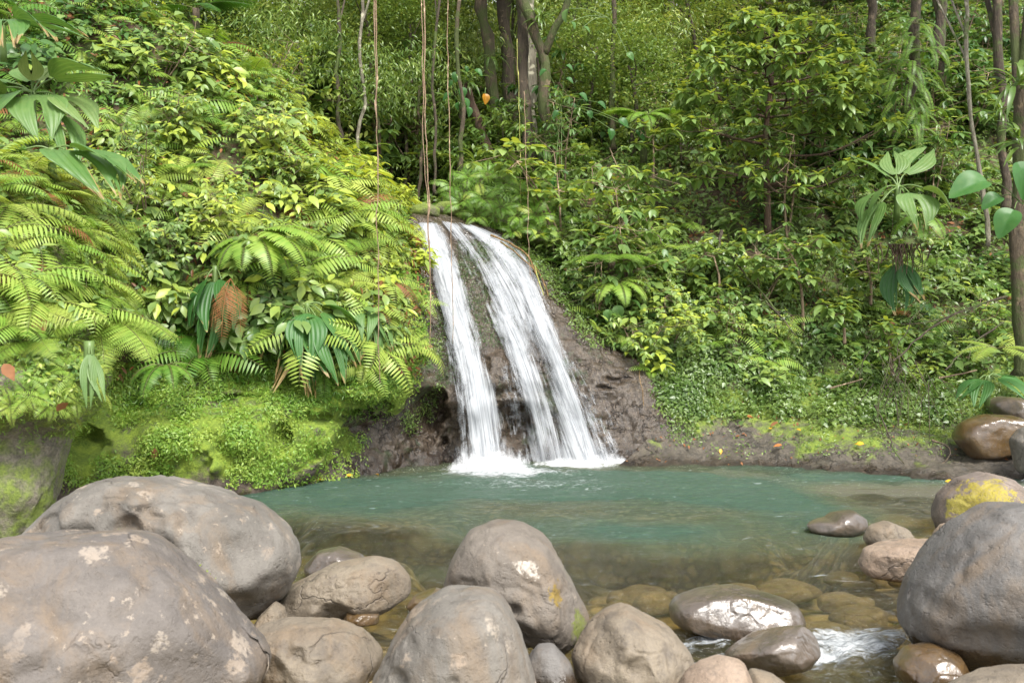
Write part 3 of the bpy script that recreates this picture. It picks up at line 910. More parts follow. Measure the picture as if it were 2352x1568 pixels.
# splash: a low heap of torn water where the left stream lands
t = NT('splash_water')
pos = t.n('NewGeometry').outputs['Position']
sa = t.n('Attribute', attribute_name='tint').outputs['Fac']
sn = t.noise(t.mapping(pos, (2, 2, 1)), 4, 5, .7, .6)
sal = t.math('MULTIPLY', t.math('ADD', t.math('MULTIPLY', t.math('SUBTRACT', sn, .5), 1.6), t.math('SUBTRACT', t.math('MULTIPLY', sa, 1.2), .50)), .95, True)
sd = t.n('BsdfDiffuse')
sd.inputs[0].default_value = (.60, .61, .62, 1)
tp = t.n('BsdfTransparent')
m_ = t.n('MixShader')
t.set(m_.inputs[0], sal)
t.set(m_.inputs[1], tp.outputs[0])
t.set(m_.inputs[2], sd.outputs[0])
M_SPLASH = t.done(m_)
for (px, py, rx, rz, ns) in ((1125, 1084, .8, .55, 9), (1300, 1068, .8, .25, 5), (1400, 1062, .75, .28, 6)):
    c = PZ(px, py)
    m = MB()
    for k in range(ns):
        w, hgt = rx * R.uniform(.6, 1.1), rz * R.uniform(.6, 1.1)
        cx, cy = c[0] + R.uniform(-.4, .4) * rx, c[1] - .30 + .09 * k
        u = np.linspace(-1, 1, 26)[None]
        v = np.linspace(0, 1, 9)[:, None]
        X = cx + u * w + v * 0
        Z = -.03 + v * hgt * (1 - u ** 2 * .8) + 0 * u
        Yy = cy + .12 * np.cos(u * 2.1 + k) + .10 * v
        G = np.stack((X, Yy + 0 * X, Z), -1)
        m.grid(G - np.array(fall_root.location), (1 - v ** 1.2) * (1 - u ** 2) ** .8 * 1.15)
    m.build('splash', M_SPLASH, parent=fall_root)
# ------------------------------------------------------------------ boulders
def boulder(outline, Y, depth, mat, label, name='boulder', cat='boulder', group=None, sub=5, dents=(), facets=5, seed=1, rough=.035, sq=.86, cut=.86, crag=.085):
    """a rounded stone with the outline it shows, its own thickness, worn flats, hollows and noise"""
    O = np.array(outline, float)
    c = (O.max(0) + O.min(0)) / 2
    # dense outline -> radius per angle
    cl = np.concatenate((O, O[:1]))
    seg = np.concatenate([cl[i] + (cl[i + 1] - cl[i]) * np.linspace(0, 1, 24, endpoint=False)[:, None] for i in range(len(O))])
    th = np.arctan2(-(seg[:, 1] - c[1]), seg[:, 0] - c[0])
    rr = np.hypot(seg[:, 0] - c[0], seg[:, 1] - c[1])
    od = np.argsort(th)
    th, rr = th[od], rr[od]
    tg = np.linspace(-PI, PI, 181)
    rg = np.interp(tg, np.concatenate((th - 2 * PI, th, th + 2 * PI)), np.tile(rr, 3))
    k = np.array((1, 4, 6, 4, 1.)) / 16
    for _ in range(2):
        rg[:-1] = np.convolve(np.concatenate((rg[-3:-1], rg[:-1], rg[:2])), k, 'valid')
        rg[-1] = rg[0]
    bm = bmesh.new()
    bmesh.ops.create_icosphere(bm, subdivisions=sub, radius=1)
    D = np.array([v.co[:] for v in bm.verts])
    Fc = np.array([[v.index for v in f.verts] for f in bm.faces])
    bm.free()
    ang = np.arctan2(D[:, 2], D[:, 0])
    m = np.hypot(D[:, 0], D[:, 2])
    r = np.interp(ang, tg, rg) * Y / F
    # towards the poles use the mean radius so that the front is not pinched
    rm = r * (m ** .6) + rg.mean() * Y / F * (1 - m ** .6)
    mm = m ** sq
    V = np.stack((rm * mm * np.cos(ang), depth * np.sign(D[:, 1]) * np.abs(D[:, 1]) ** .9, rm * mm * np.sin(ang)), 1)
    size = rg.mean() * Y / F
    rn = np.random.default_rng(seed)
    for _ in range(facets):
        n = unit(rn.normal(size=3) * np.array((.8, 1, .7)) + np.array((0, -.45, .15)))
        if abs(n[1]) < .35: continue
        d = V @ n
        lim = d.max() * rn.uniform(cut, cut + .08)
        ex = np.maximum(d - lim, 0)
        V -= n[None] * (ex * .8)[:, None]
    n = unit(V)
    face = .25 + .75 * np.abs(n[:, 1])
    rdg = 1 - np.abs(fbm(V / size * 1.7 + seed * 1.7, seed + 20, 3)) * 3.2
    rdg = -np.clip(rdg - .55, 0, 1)
    V = V + n * (size * (rough * 1.9 * fbm(V / size * 1.25 + seed * 3.1, seed, 3) * face + rough * .75 * fbm(V / size * 4 + seed, seed + 9, 4) + rough * .22 * fbm(V / size * 14, seed + 4, 3) + crag * rdg * face))[:, None]
    cw = P(c[0], c[1], Y)
    for (px, py, rad, am) in [(a_, b_, c_, d_ * 1.3) for a_, b_, c_, d_ in dents]:
        q = np.array(((px - c[0]) * Y / F, 0, -(py - c[1]) * Y / F))
        dd = np.hypot(V[:, 0] - q[0], V[:, 2] - q[2]) / (rad * Y / F)
        V[:, 1] += np.where(V[:, 1] < 0, am * np.exp(-(dd * (1 + .25 * fbm(V / size * 3.0 + seed, seed + 2, 2))) ** 4), 0)
    m_ = MB()
    m_.add(V, [Fc])
    o = m_.build(name, mat, loc=(0, 0, 0))
    o.location = cw
    return tag(o, label, cat, group)


GB = 'boulders along the near shore'
GS = 'stones standing in the outflow'
boulder([(-420, 1500), (-250, 1330), (-80, 1258), (0, 1243), (120, 1232), (280, 1224), (345, 1238), (400, 1283), (470, 1340), (540, 1420), (590, 1480), (628, 1508), (605, 1568), (560, 1650), (300, 1760), (-100, 1760), (-350, 1650)],
        5.7, .85, M_RDARK, 'huge mauve grey boulder spotted with pale lichen in the bottom left corner', group=GB, sub=6, seed=3,
        dents=[(540, 1560, 120, .10), (330, 1480, 40, .05), (600, 1540, 30, -.05), (180, 1260, 60, .03), (330, 1600, 90, .06)], facets=7, cut=.84)
boulder([(35, 1260), (70, 1215), (120, 1165), (190, 1115), (270, 1096), (360, 1100), (480, 1118), (590, 1160), (655, 1210), (688, 1265), (680, 1320), (645, 1380), (605, 1425), (560, 1425), (470, 1450), (300, 1460), (120, 1420), (30, 1330)],
        7.5, .75, M_RGREY, 'long grey boulder with scooped hollows across its face behind the corner boulder', group=GB, sub=6, seed=5,
        dents=[(300, 1170, 62, .10), (395, 1182, 50, .09), (345, 1205, 40, .06), (500, 1205, 70, .09), (600, 1235, 48, .12), (250, 1212, 40, .07), (430, 1240, 40, .07), (170, 1200, 40, .08), (130, 1230, 30, .05), (610, 1405, 60, .14), (480, 1300, 90, -.06), (560, 1360, 40, .05), (650, 1330, 30, .05), (455, 1275, 30, .04)], facets=6)
boulder([(698, 1300), (730, 1265), (775, 1256), (830, 1275), (852, 1300), (830, 1330), (760, 1340), (705, 1325)], 9.3, .28, M_RWET, 'small dark wet stone poking out of the pool beside the long grey boulder', name='stone', cat='stone', group=GS, seed=7)
boulder([(628, 1395), (655, 1350), (750, 1303), (860, 1279), (912, 1290), (942, 1325), (944, 1362), (890, 1400), (820, 1420), (740, 1440), (680, 1440), (632, 1425)], 8.0, .42, M_RTAN,
        'flat smooth tan boulder with a wet foot right of the long boulder', group=GB, seed=11, dents=[(790, 1400, 40, .10), (700, 1370, 30, .03)], sub=6)
boulder([(575, 1445), (600, 1410), (628, 1383), (652, 1398), (660, 1435), (640, 1460), (590, 1465)], 7.3, .2, M_RTAN, 'small triangular tan stone wedged below the long grey boulder', name='stone', cat='stone', group=GS, seed=13)
boulder([(575, 1465), (590, 1440), (650, 1424), (760, 1424), (830, 1450), (878, 1500), (870, 1580), (800, 1660), (700, 1680), (600, 1640), (570, 1540)], 6.55, .42, M_RTAN,
        'low tan boulder with a dark scar, right of the huge corner boulder', group=GB, sub=6, seed=17, dents=[(705, 1475, 20, .03), (650, 1520, 50, .04)])
boulder([(1015, 1358), (1065, 1354), (1118, 1356), (1152, 1375), (1195, 1450), (1228, 1560), (1250, 1680), (1150, 1760), (950, 1760), (830, 1690), (852, 1565), (900, 1470), (950, 1397)], 5.9, .55, M_RGREY,
        'flat topped grey boulder with faint pale spots at the bottom centre', group=GB, sub=6, seed=19, dents=[(935, 1510, 22, .05), (960, 1440, 18, .03), (1080, 1480, 80, -.04), (1050, 1500, 15, .02)], facets=6, cut=.83)
boulder([(1018, 1350), (1035, 1290), (1075, 1222), (1130, 1199), (1200, 1199), (1255, 1235), (1300, 1308), (1332, 1372), (1358, 1422), (1330, 1470), (1295, 1500), (1220, 1480), (1130, 1480), (1045, 1425)], 7.0, .5, M_REGG,
        'tall egg shaped boulder with a white lichen patch and an orange moss spot', group=GB, sub=6, seed=23, dents=[(1180, 1362, 14, .05), (1120, 1400, 60, .07), (1180, 1450, 60, .06), (1070, 1370, 60, .05)], rough=.028)
boulder([(1207, 1515), (1235, 1480), (1270, 1478), (1310, 1520), (1330, 1575), (1310, 1660), (1235, 1660), (1212, 1590)], 6.2, .2, M_RBIG, 'small rounded bluish green stone between the two central boulders', name='stone', cat='stone', group=GS, seed=29, rough=.02)
boulder([(1308, 1490), (1345, 1440), (1392, 1400), (1430, 1386), (1470, 1408), (1540, 1443), (1588, 1498), (1604, 1545), (1580, 1610), (1500, 1660), (1400, 1650), (1325, 1570)], 6.45, .42, M_RTAN,
        'peaked tan boulder with mossy patches low on its face, right of the egg shaped boulder', group=GB, sub=6, seed=31, dents=[(1450, 1492, 26, .03), (1375, 1450, 40, .04), (1425, 1430, 40, -.04)], facets=6, cut=.84)
boulder([(1550, 1600), (1575, 1555), (1610, 1526), (1662, 1507), (1710, 1520), (1728, 1568), (1700, 1660), (1600, 1680)], 6.0, .26, M_RPINK, 'rounded pinkish stone cut by the bottom edge beside the rapids', name='stone', cat='stone', group=GS, seed=37, rough=.02)
boulder([(1700, 1575), (1730, 1538), (1780, 1550), (1818, 1578), (1810, 1650), (1710, 1660)], 6.15, .2, M_RTAN, 'small olive tinted stone at the bottom edge behind the pinkish one', name='stone', cat='stone', group=GS, seed=41, rough=.02)
boulder([(1536, 1400), (1550, 1376), (1610, 1358), (1700, 1355), (1770, 1368), (1828, 1385), (1848, 1425), (1835, 1452), (1760, 1462), (1600, 1448), (1545, 1430)], 7.75, .40, M_RWET,
        'flat wet slab shining silver at the head of the rapids', name='rock', cat='rock', group=GS, sub=6, seed=43, rough=.03, sq=.55, facets=6, cut=.74)
boulder([(1628, 1352), (1645, 1340), (1665, 1347), (1668, 1366), (1630, 1368)], 8.1, .1, M_RBROWN, 'fist sized black stone perched behind the silver wet slab', name='stone', cat='stone', group=GS, seed=44, sub=4)
boulder([(1660, 1510), (1690, 1488), (1740, 1465), (1795, 1442), (1845, 1436), (1876, 1460), (1882, 1495), (1855, 1530), (1760, 1545), (1680, 1535)], 6.95, .26, M_RWET,
        'long wet grey rock with a rust brown underside in the middle of the rapids', name='rock', cat='rock', group=GS, sub=6, seed=47, rough=.04, sq=.65, facets=8, cut=.76)
boulder([(2058, 1525), (2090, 1490), (2150, 1481), (2200, 1500), (2222, 1545), (2195, 1595), (2110, 1600), (2065, 1560)], 6.6, .26, M_RBROWN, 'glossy brown wet stone in the foam under the big slate boulder', name='stone', cat='stone', group=GS, sub=6, seed=53, rough=.02)
boulder([(2078, 1440), (2085, 1390), (2102, 1335), (2150, 1268), (2212, 1198), (2280, 1163), (2360, 1158), (2500, 1175), (2640, 1300), (2640, 1480), (2450, 1570), (2240, 1560), (2120, 1510)], 6.9, .75, M_RBIG,
        'huge smooth slate grey boulder with a dark damp foot at the right edge', group=GB, sub=6, seed=59, rough=.022, dents=[(2110, 1365, 25, .05), (2200, 1500, 120, .15)], facets=4)
boulder([(2160, 1600), (2200, 1568), (2280, 1546), (2352, 1534), (2460, 1540), (2500, 1640), (2300, 1700), (2180, 1680)], 5.7, .3, M_RTAN, 'tan boulder of which only the top shows in the bottom right corner', group=GB, seed=61)
boulder([(2148, 1190), (2165, 1140), (2210, 1098), (2270, 1084), (2322, 1100), (2360, 1140), (2382, 1195), (2340, 1240), (2240, 1250), (2165, 1235)], 11.4, .6, M_RYEL, 'round boulder with a bright yellow lichen patch on the far right shore', group=GB, sub=6, seed=67, rough=.025)
boulder([(2145, 1232), (2170, 1206), (2230, 1200), (2270, 1220), (2250, 1255), (2165, 1258)], 10.4, .3, M_RPINK, 'low pinkish stone at the foot of the yellow lichen boulder', name='stone', cat='stone', group=GS, seed=71, rough=.02)
boulder([(1975, 1300), (1990, 1262), (2040, 1247), (2110, 1242), (2172, 1240), (2195, 1265), (2182, 1305), (2135, 1342), (2060, 1332), (1990, 1322)], 9.2, .4, M_RPINK, 'flat angular pink stone at the water edge against the slate boulder', name='stone', cat='stone', group=GS, sub=6, seed=73, facets=9, cut=.78)
boulder([(1982, 1235), (1995, 1210), (2040, 1196), (2085, 1214), (2102, 1240), (2075, 1262), (2000, 1262)], 10.6, .25, M_RTAN, 'cracked tan stone standing in the water behind the flat pink stone', name='stone', cat='stone', group=GS, seed=79, facets=8, cut=.8)
boulder([(1852, 1205), (1875, 1195), (1905, 1192), (1925, 1177), (1960, 1171), (1988, 1190), (1992, 1212), (1955, 1232), (1890, 1230), (1860, 1220)], 11.5, .3, M_RWET, 'pale topped wet stone alone in the pool, farthest of the stones on the right', name='stone', cat='stone', group=GS, seed=83)
boulder([(785, 1425), (800, 1398), (840, 1395), (872, 1408), (870, 1430), (800, 1436)], 7.75, .16, M_RBROWN, 'small rust brown wet stone against the flat tan boulder', name='stone', cat='stone', group=GS, seed=89)
boulder([(932, 1392), (950, 1370), (1000, 1352), (1030, 1360), (1020, 1395), (950, 1405)], 7.7, .2, M_RBROWN, 'brown wet stone in the gap between flat tan and flat topped boulders', name='stone', cat='stone', group=GS, seed=97)
boulder([(2192, 1005), (2212, 972), (2260, 951), (2325, 953), (2360, 970), (2395, 1005), (2350, 1050), (2225, 1055)], 16.75, .7, M_RBROWN, 'dark wet boulder with a rusty orange face on the right shore', group=GB, seed=101, facets=7, cut=.8)
boulder([(2270, 925), (2300, 910), (2360, 914), (2400, 930), (2380, 975), (2290, 975)], 17.9, .6, M_RWET, 'dark grey rounded boulder behind the rusty one on the right shore', group=GB, seed=103)
boulder([(2325, 1010), (2345, 985), (2380, 970), (2440, 1000), (2430, 1080), (2340, 1085)], 15.6, .4, M_RGREY, 'rough grey boulder cut by the right edge beside the rusty boulder', group=GB, seed=107)
boulder([(932, 494), (945, 474), (985, 467), (1012, 480), (1008, 500), (940, 502)], 20.8, .3, M_LOBE, 'dark rounded stone at the lip of the waterfall', name='stone', cat='stone', group='stones at the lip of the fall', seed=109)
boulder([(990, 480), (1010, 465), (1040, 462), (1062, 480), (1050, 500), (1000, 498)], 21.9, .4, M_LOBE, 'mossy stone behind the lip of the waterfall', name='stone', cat='stone', group='stones at the lip of the fall', seed=113)
# stones under water
rng_s = np.random.default_rng(6)
subs = [(rng_s.uniform(1330, 2090), 0, 0, 0) for _ in range(38)]
subs = [(px, py, rng_s.uniform(18, 46), rng_s.uniform(7, 15)) for (px, _, _, _), py in zip(subs, rng_s.uniform(1215, 1470, 38))] + [(1430, 1240, 70, 20), (1880, 1235, 60, 22), (1750, 1285, 70, 20), (1620, 1300, 90, 24), (1480, 1330, 70, 22), (1900, 1290, 60, 18), (1390, 1290, 40, 14), (1560, 1265, 60, 16),
        (2060, 1165, 60, 14), (1940, 1180, 50, 12), (1700, 1340, 60, 18), (1980, 1400, 70, 24), (2030, 1440, 50, 18), (1900, 1430, 60, 20), (1800, 1340, 80, 18), (1500, 1380, 50, 20), (1420, 1390, 40, 20), (1650, 1240, 50, 14), (1780, 1225, 50, 12), (2040, 1290, 40, 14), (1930, 1370, 60, 18), (700, 1375, 40, 16), (980, 1330, 40, 16)]
for k, (px, py, rx, ry) in enumerate(subs):
    c = PZ(px, py, -.12)
    Y = c[1]
    zb = bed_z(np.array(c[0]), np.array(Y))
    py2 = CY - (zb + .10 - CAMZ) / Y * F
    o = [(px + rx * math.cos(a) * (1 + .15 * math.sin(3 * a + k)), py2 - ry * 1.3 * math.sin(a)) for a in np.linspace(0, 2 * PI, 12, endpoint=False)]
    boulder(o, Y, rx * Y / F * .8, M_RSUB, 'brownish stone lying under the clear water of the shallow outflow', name='stone', cat='stone', group='stones under water', sub=4, seed=200 + k)
# ------------------------------------------------------------------ leaf templates
def t_kite(w=.45, fold=.08, droop=.15, wide=.42):
    v = np.array(((0, 0, 0), (-w / 2, wide, fold), (0, wide, 0), (w / 2, wide, fold), (0, 1, -droop)))
    return v, [np.array(((0, 2, 1), (0, 3, 2), (1, 2, 4), (2, 3, 4)))]


def t_ovate(w=.5, fold=.06, droop=.3, ys=(0, .18, .45, .72, 1), hw=(0, .34, .5, .30, 0)):
    ys, hw = np.array(ys), np.array(hw)
    mid = np.stack((ys * 0, ys, -droop * ys ** 2), 1)
    L = np.stack((-hw[1:-1] * w, ys[1:-1] + .03, -droop * ys[1:-1] ** 2 + fold - .05 * hw[1:-1]), 1)
    Rr = L * np.array((-1, 1, 1))
    V = np.concatenate((mid, L, Rr))
    n, k = len(ys), len(ys) - 2
    tri, quad = [], []
    for o, s in ((n, 1), (n + k, -1)):
        tri += [(0, 1, o) if s > 0 else (0, o, 1), (n - 2, n - 1, o + k - 1) if s > 0 else (n - 2, o + k - 1, n - 1)]
        for i in range(k - 1):
            qd = (1 + i, 2 + i, o + i + 1, o + i)
            quad.append(qd if s > 0 else qd[::-1])
    return V, [np.array(tri), np.array(quad)]


def t_strap(w=.09, droop=.6, n=7):
    s = np.linspace(0, 1, n)
    th = droop * s * 1.6
    y = np.cumsum(np.cos(th)) / n
    z = -np.cumsum(np.sin(th)) / n
    hw = w * np.sin(PI * (.12 + .86 * s) ** .8) * .5 + .002
    c = np.stack((s * 0, y, z), 1)
    V = np.concatenate((c + np.stack((-hw, s * 0, hw * .35), 1), c, c + np.stack((hw, s * 0, hw * .35), 1)))
    q = []
    for i in range(n - 1):
        q += [(i, n + i, n + i + 1, i + 1), (n + i, 2 * n + i, 2 * n + i + 1, n + i + 1)]
    return V, [np.array(q)]


T_KITE, T_LEAF, T_LANCE = t_kite(), t_ovate(), t_ovate(w=.30, droop=.28, hw=(0, .40, .5, .34, 0))
T_ROUND = t_ovate(w=.80, droop=.22, fold=.05, ys=(0, .10, .38, .70, 1), hw=(0, .40, .52, .34, 0))
T_PINNA = (np.array(((0, 0, 0), (-.07, .3, .0), (.07, .3, 0), (-.05, .7, -.05), (.05, .7, -.05), (0, 1, -.14))), [np.array(((0, 2, 1), (3, 4, 5))), np.array(((1, 2, 4, 3),))])


def rot_z(a):
    c, s = math.cos(a), math.sin(a)
    return np.array(((c, -s, 0), (s, c, 0), (0, 0, 1)))


def frond_curve(az, e0, e1, L, n=24, pw=.9, curl=0.0):
    s = np.linspace(0, 1, n)
    e = e0 + (e1 - e0) * s ** pw
    a = az + curl * s
    d = np.stack((np.cos(e) * np.cos(a), np.cos(e) * np.sin(a), np.sin(e)), 1)
    p = np.concatenate((np.zeros((1, 3)), np.cumsum(d[:-1], 0))) * L / (n - 1)
    return s, p, d, a


def frond(mb, base, az, e0, e1, L, npairs=22, pl=.24, tmpl=None, start=.18, sweep=.35, droop=.25, tint=.5, rach=.006, wid=1.0, curl=0.0, rng=NR, prof='fern'):
    s, p, d, a = frond_curve(az, e0, e1, L, curl=curl)
    p = p + np.asarray(base)
    mb.tube(p[::3], np.linspace(rach, rach * .35, len(p[::3])), 3, -1, cap=False)
    u = np.linspace(start, .99, npairs)
    ip = np.stack([np.interp(u, s, p[:, k]) for k in range(3)], 1)
    idd = unit(np.stack([np.interp(u, s, d[:, k]) for k in range(3)], 1))
    ia = np.interp(u, s, a)
    side = np.stack((-np.sin(ia), np.cos(ia), ia * 0), 1)
    nor = np.cross(idd, side)
    nor *= np.sign(nor[:, 2:3] + 1e-6) if abs(e0) < 1.5 else 1
    q = (u - start) / (1 - start)
    if prof == 'fern':
        ln = pl * L * np.minimum(1, .45 + q / .22) * (1 - q ** 1.9) ** .8 + .015 * L
    else:
        ln = pl * L * np.minimum(1, .5 + q / .1) * (1 - q ** 4) + .01 * L
    for sg in (1, -1):
        pd = sg * side * math.cos(sweep) + idd * math.sin(sweep) - nor * droop * (.6 + .6 * rng.random((npairs, 1)))
        M = frames(pd, nor)
        l = ln * rng.uniform(.88, 1.08, npairs)
        w_ = wid * np.minimum(1.0, 2.2 * L / npairs * 5 / np.maximum(l, .02))
        M = M * np.stack((l * w_, l, l), 1)[:, None, :]
        mb.stamp(tmpl or T_PINNA, M, ip, np.clip(tint + rng.normal(0, .10, npairs), 0, 1.2) if tint < 1.5 else np.full(npairs, 2.0))


def mini_frond_template():
    m = MB()
    u = np.linspace(.04, .97, 13)
    for sg in (1, -1):
        d = np.stack((sg * np.ones(13) * .92, np.full(13, .38), np.full(13, -.08)), 1)
        l = .16 * (1 - u ** 2.2) + .02
        M = frames(d, np.tile((0, 0, 1.), (13, 1))) * np.stack((l * 2.3, l, l), 1)[:, None, :]
        m.stamp(T_PINNA, M, np.stack((u * 0, u, -.12 * u ** 2), 1), np.full(13, .5))
    return np.concatenate(m.V), [np.concatenate([f for f in m.F if f.shape[1] == k]) for k in (3, 4)]


T_BIPIN = mini_frond_template()
PROTO = {}


def proto(kind, i, name, mb_list, mats):
    """mb_list: [(part name or None, MB, material)]; a None part is the thing itself"""
    if len(mb_list) == 1:
        o = mb_list[0][1].build(name, mb_list[0][2])
    else:
        o = empty(name, (0, 0, 0))
        for pn, m, mt in mb_list:
            m.build(pn, mt, parent=o)
    PROTO.setdefault(kind, []).append([o, False])


def put(kind, loc, up=(0, 0, 1), scale=1.0, yaw=None, hue=.5, label=None, cat=None, group=None, var=None, tilt=.0):
    L = PROTO[kind]
    e = L[var if var is not None else R.randrange(len(L))]
    if e[1]:
        o = copy_tree(e[0])
    else:
        o, e[1] = e[0], True
    up = Vector(up).normalized()
    yaw = R.uniform(0, 2 * PI) if yaw is None else yaw
    q = Vector((0, 0, 1)).rotation_difference(up).to_matrix() @ Matrix.Rotation(yaw, 3, 'Z')
    o.rotation_euler = q.to_euler()
    o.location = loc
    o.scale = (scale,) * 3
    for x in all_of(o):
        x.color = (min(max(hue, 0), 1), 0, 0, 1)
    return tag(o, label, cat, group)


# ferns
for i in range(7):
    rng = np.random.default_rng(100 + i)
    m = MB()
    n = 6 + i % 3
    for k in range(n):
        az = k / n * 2 * PI + rng.uniform(-.3, .3)
        L = .85 * rng.uniform(.7, 1.12)
        frond(m, (0, 0, .02), az, rng.uniform(.75, 1.25), rng.uniform(-.9, -.2), L, npairs=17, pl=rng.uniform(.22, .29), tint=rng.uniform(.3, .7) if rng.random() > .07 else 2.0, wid=1.15, sweep=.3, curl=rng.uniform(-.4, .4), rng=rng)
    proto('fern', i, 'fern', [(None, m, M_FERN)], None)
for i in range(4):
    rng = np.random.default_rng(130 + i)
    m = MB()
    n = 6 + i % 2
    for k in range(n):
        az = k / n * 2 * PI + rng.uniform(-.3, .3)
        L = 1.1 * rng.uniform(.75, 1.1)
        frond(m, (0, 0, .02), az, rng.uniform(.6, 1.1), rng.uniform(-.8, -.1), L, npairs=15, pl=rng.uniform(.27, .33), tmpl=T_BIPIN, tint=rng.uniform(.35, .7), sweep=.35, droop=.15, curl=rng.uniform(-.4, .4), rng=rng, wid=1.1)
    proto('feathery', i, 'fern', [(None, m, M_FERN)], None)
for i in range(4):
    rng = np.random.default_rng(150 + i)
    m = MB()
    n = 9 + i
    for k in range(n):
        az = k / n * 2 * PI + rng.uniform(-.3, .3)
        frond(m, (0, 0, 0), az, rng.uniform(.0, .8), -1.5, rng.uniform(.6, 1.15), npairs=34, pl=.065, tint=rng.uniform(.3, .7), wid=1.6, sweep=.15, droop=.1, rng=rng, prof='sword')
    proto('sword', i, 'sword_fern', [(None, m, M_FERN)], None)


# broad leaved herbs
def herb(i, tmpl, leaf, nst, height, per, spread, rng, mat=M_BROAD, lean=.6):
    m = MB()
    for k in range(nst):
        az = rng.uniform(0, 2 * PI)
        h = height * rng.uniform(.6, 1.1)
        s, p, d, a = frond_curve(az, rng.uniform(.9, 1.5), rng.uniform(.1, .8), h, n=14)
        p = p + np.array((rng.normal(0, spread), rng.normal(0, spread), 0))
        m.tube(p[::3], np.linspace(.007, .004, len(p[::3])), 4, -1, cap=False)
        u = np.linspace(.25, 1, per)
        ip = np.stack([np.interp(u, s, p[:, c]) for c in range(3)], 1)
        aa = rng.uniform(0, 6) + np.arange(per) * 2.4
        el = rng.uniform(-.35, .35, per)
        dd = np.stack((np.cos(aa) * np.cos(el), np.sin(aa) * np.cos(el), np.sin(el)), 1)
        dd = unit(dd + np.array((math.cos(az), math.sin(az), 0)) * .35)
        l = leaf * rng.uniform(.65, 1.2, per)
        nn = np.tile((0, 0, 1.0), (per, 1)) + rng.normal(0, .28, (per, 3))
        M = frames(dd, nn) * l[:, None, None]
        m.stamp(tmpl, M, ip + dd * .03, np.clip(rng.normal(.5, .2, per) + .25 * (u > .9), 0, 1.2))
    return m


for i in range(6):
    rng = np.random.default_rng(170 + i)
    proto('herb', i, 'broadleaf_plant', [(None, herb(i, T_LEAF, .23, 7 + i % 3, .62, 7, .14, rng), M_BROAD)], None)
for i in range(4):
    rng = np.random.default_rng(190 + i)
    proto('lance', i, 'lance_leaved_plant', [(None, herb(i, T_LANCE, .25, 9, .42, 7, .16, rng, lean=.8), M_BROAD)], None)
for i in range(3):
    rng = np.random.default_rng(200 + i)
    proto('heart', i, 'heart_leaved_plant', [(None, herb(i, T_ROUND, .30, 5, .6, 5, .1, rng), M_BROAD)], None)


# shrubs of small leaves for the forest floor
def leaf_cloud(m, cen, rad, ncl, per, leaf, rng, tmpl=T_KITE, flat=.55, shell=.5, up=.8):
    c = rng.normal(size=(ncl, 3))
    c = unit(c) * rng.uniform(shell, 1, (ncl, 1)) ** .6 * np.asarray(rad)
    pos = np.repeat(c, per, 0) + rng.normal(size=(ncl * per, 3)) * np.array((1, 1, flat)) * np.mean(rad) * .155
    N = len(pos)
    az = rng.uniform(0, 2 * PI, N)
    el = rng.normal(-.25, .35, N)
    d = np.stack((np.cos(az) * np.cos(el), np.sin(az) * np.cos(el), np.sin(el)), 1)
    nn = np.stack((rng.normal(0, .5, N), rng.normal(0, .5, N), np.full(N, up)), 1)
    l = leaf * rng.uniform(.6, 1.3, N)
    M = frames(d, nn) * l[:, None, None]
    m.stamp(tmpl, M, pos + np.asarray(cen), np.clip(np.repeat(rng.normal(.5, .30, ncl), per) + rng.normal(0, .14, N), 0, 1.3))
    return c + np.asarray(cen)


for i in range(5):
    rng = np.random.default_rng(220 + i)
    m = MB()
    c = leaf_cloud(m, (0, 0, .75), (.75, .75, .65), 42, 20, .13, rng, tmpl=T_KITE if i < 3 else t_kite(w=.3, droop=.3))
    st = MB()
    for q in c[:12]:
        st.tube(cr(np.array(((0, 0, -.1), q * .45 + np.array((0, 0, -.1)), q)), 6), np.linspace(.018, .005, 6), 4, -1, cap=False)
    proto('shrub', i, 'shrub', [('crown', m, M_TREE), ('trunk', st, M_BARK)], None)

# leafy bushes with whorled leaves, taller than a person
for i in range(4):
    rng = np.random.default_rng(260 + i)
    h = (1.7, 2.3, 1.3, 2.0)[i]
    cw_, tr_m = MB(), MB()
    for s_ in range(3):
        top = np.array((rng.normal(0, .45), rng.normal(0, .45), h * rng.uniform(.75, 1.0)))
        stem = cr(np.array(((rng.normal(0, .08), rng.normal(0, .08), -.2), top * .5 + rng.normal(0, .06, 3), top)), 10)
        tr_m.tube(stem, np.linspace(.028, .010, 10), 6, .5)
        for _ in range(15):
            b_ = stem[rng.integers(4, 10)]
            e_ = b_ + rng.normal(size=3) * np.array((.42, .42, .22)) + (0, 0, .06)
            tr_m.tube(np.stack((b_, (b_ + e_) / 2 + (0, 0, -.02), e_)), (.009, .007, .005), 4, .5, cap=False)
            n_ = 8
            az_ = rng.uniform(0, 6) + np.arange(n_) * 2.4
            el_ = rng.uniform(-.8, .35, n_)
            d_ = np.stack((np.cos(az_) * np.cos(el_), np.sin(az_) * np.cos(el_), np.sin(el_)), 1)
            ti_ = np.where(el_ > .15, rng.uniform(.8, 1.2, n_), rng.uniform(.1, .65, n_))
            M_ = frames(d_, np.tile((0, 0, 1.), (n_, 1)) + rng.normal(0, .2, (n_, 3))) * ((.26, .22, .28, .20)[i] * rng.uniform(.6, 1.15, n_))[:, None, None]
            cw_.stamp((T_LEAF, T_LANCE, T_LEAF, T_ROUND)[i], M_, e_ + d_ * .03, ti_)
    proto('bush', i, 'bush', [('crown', cw_, M_BROAD), ('trunk', tr_m, M_TWIG)], None)

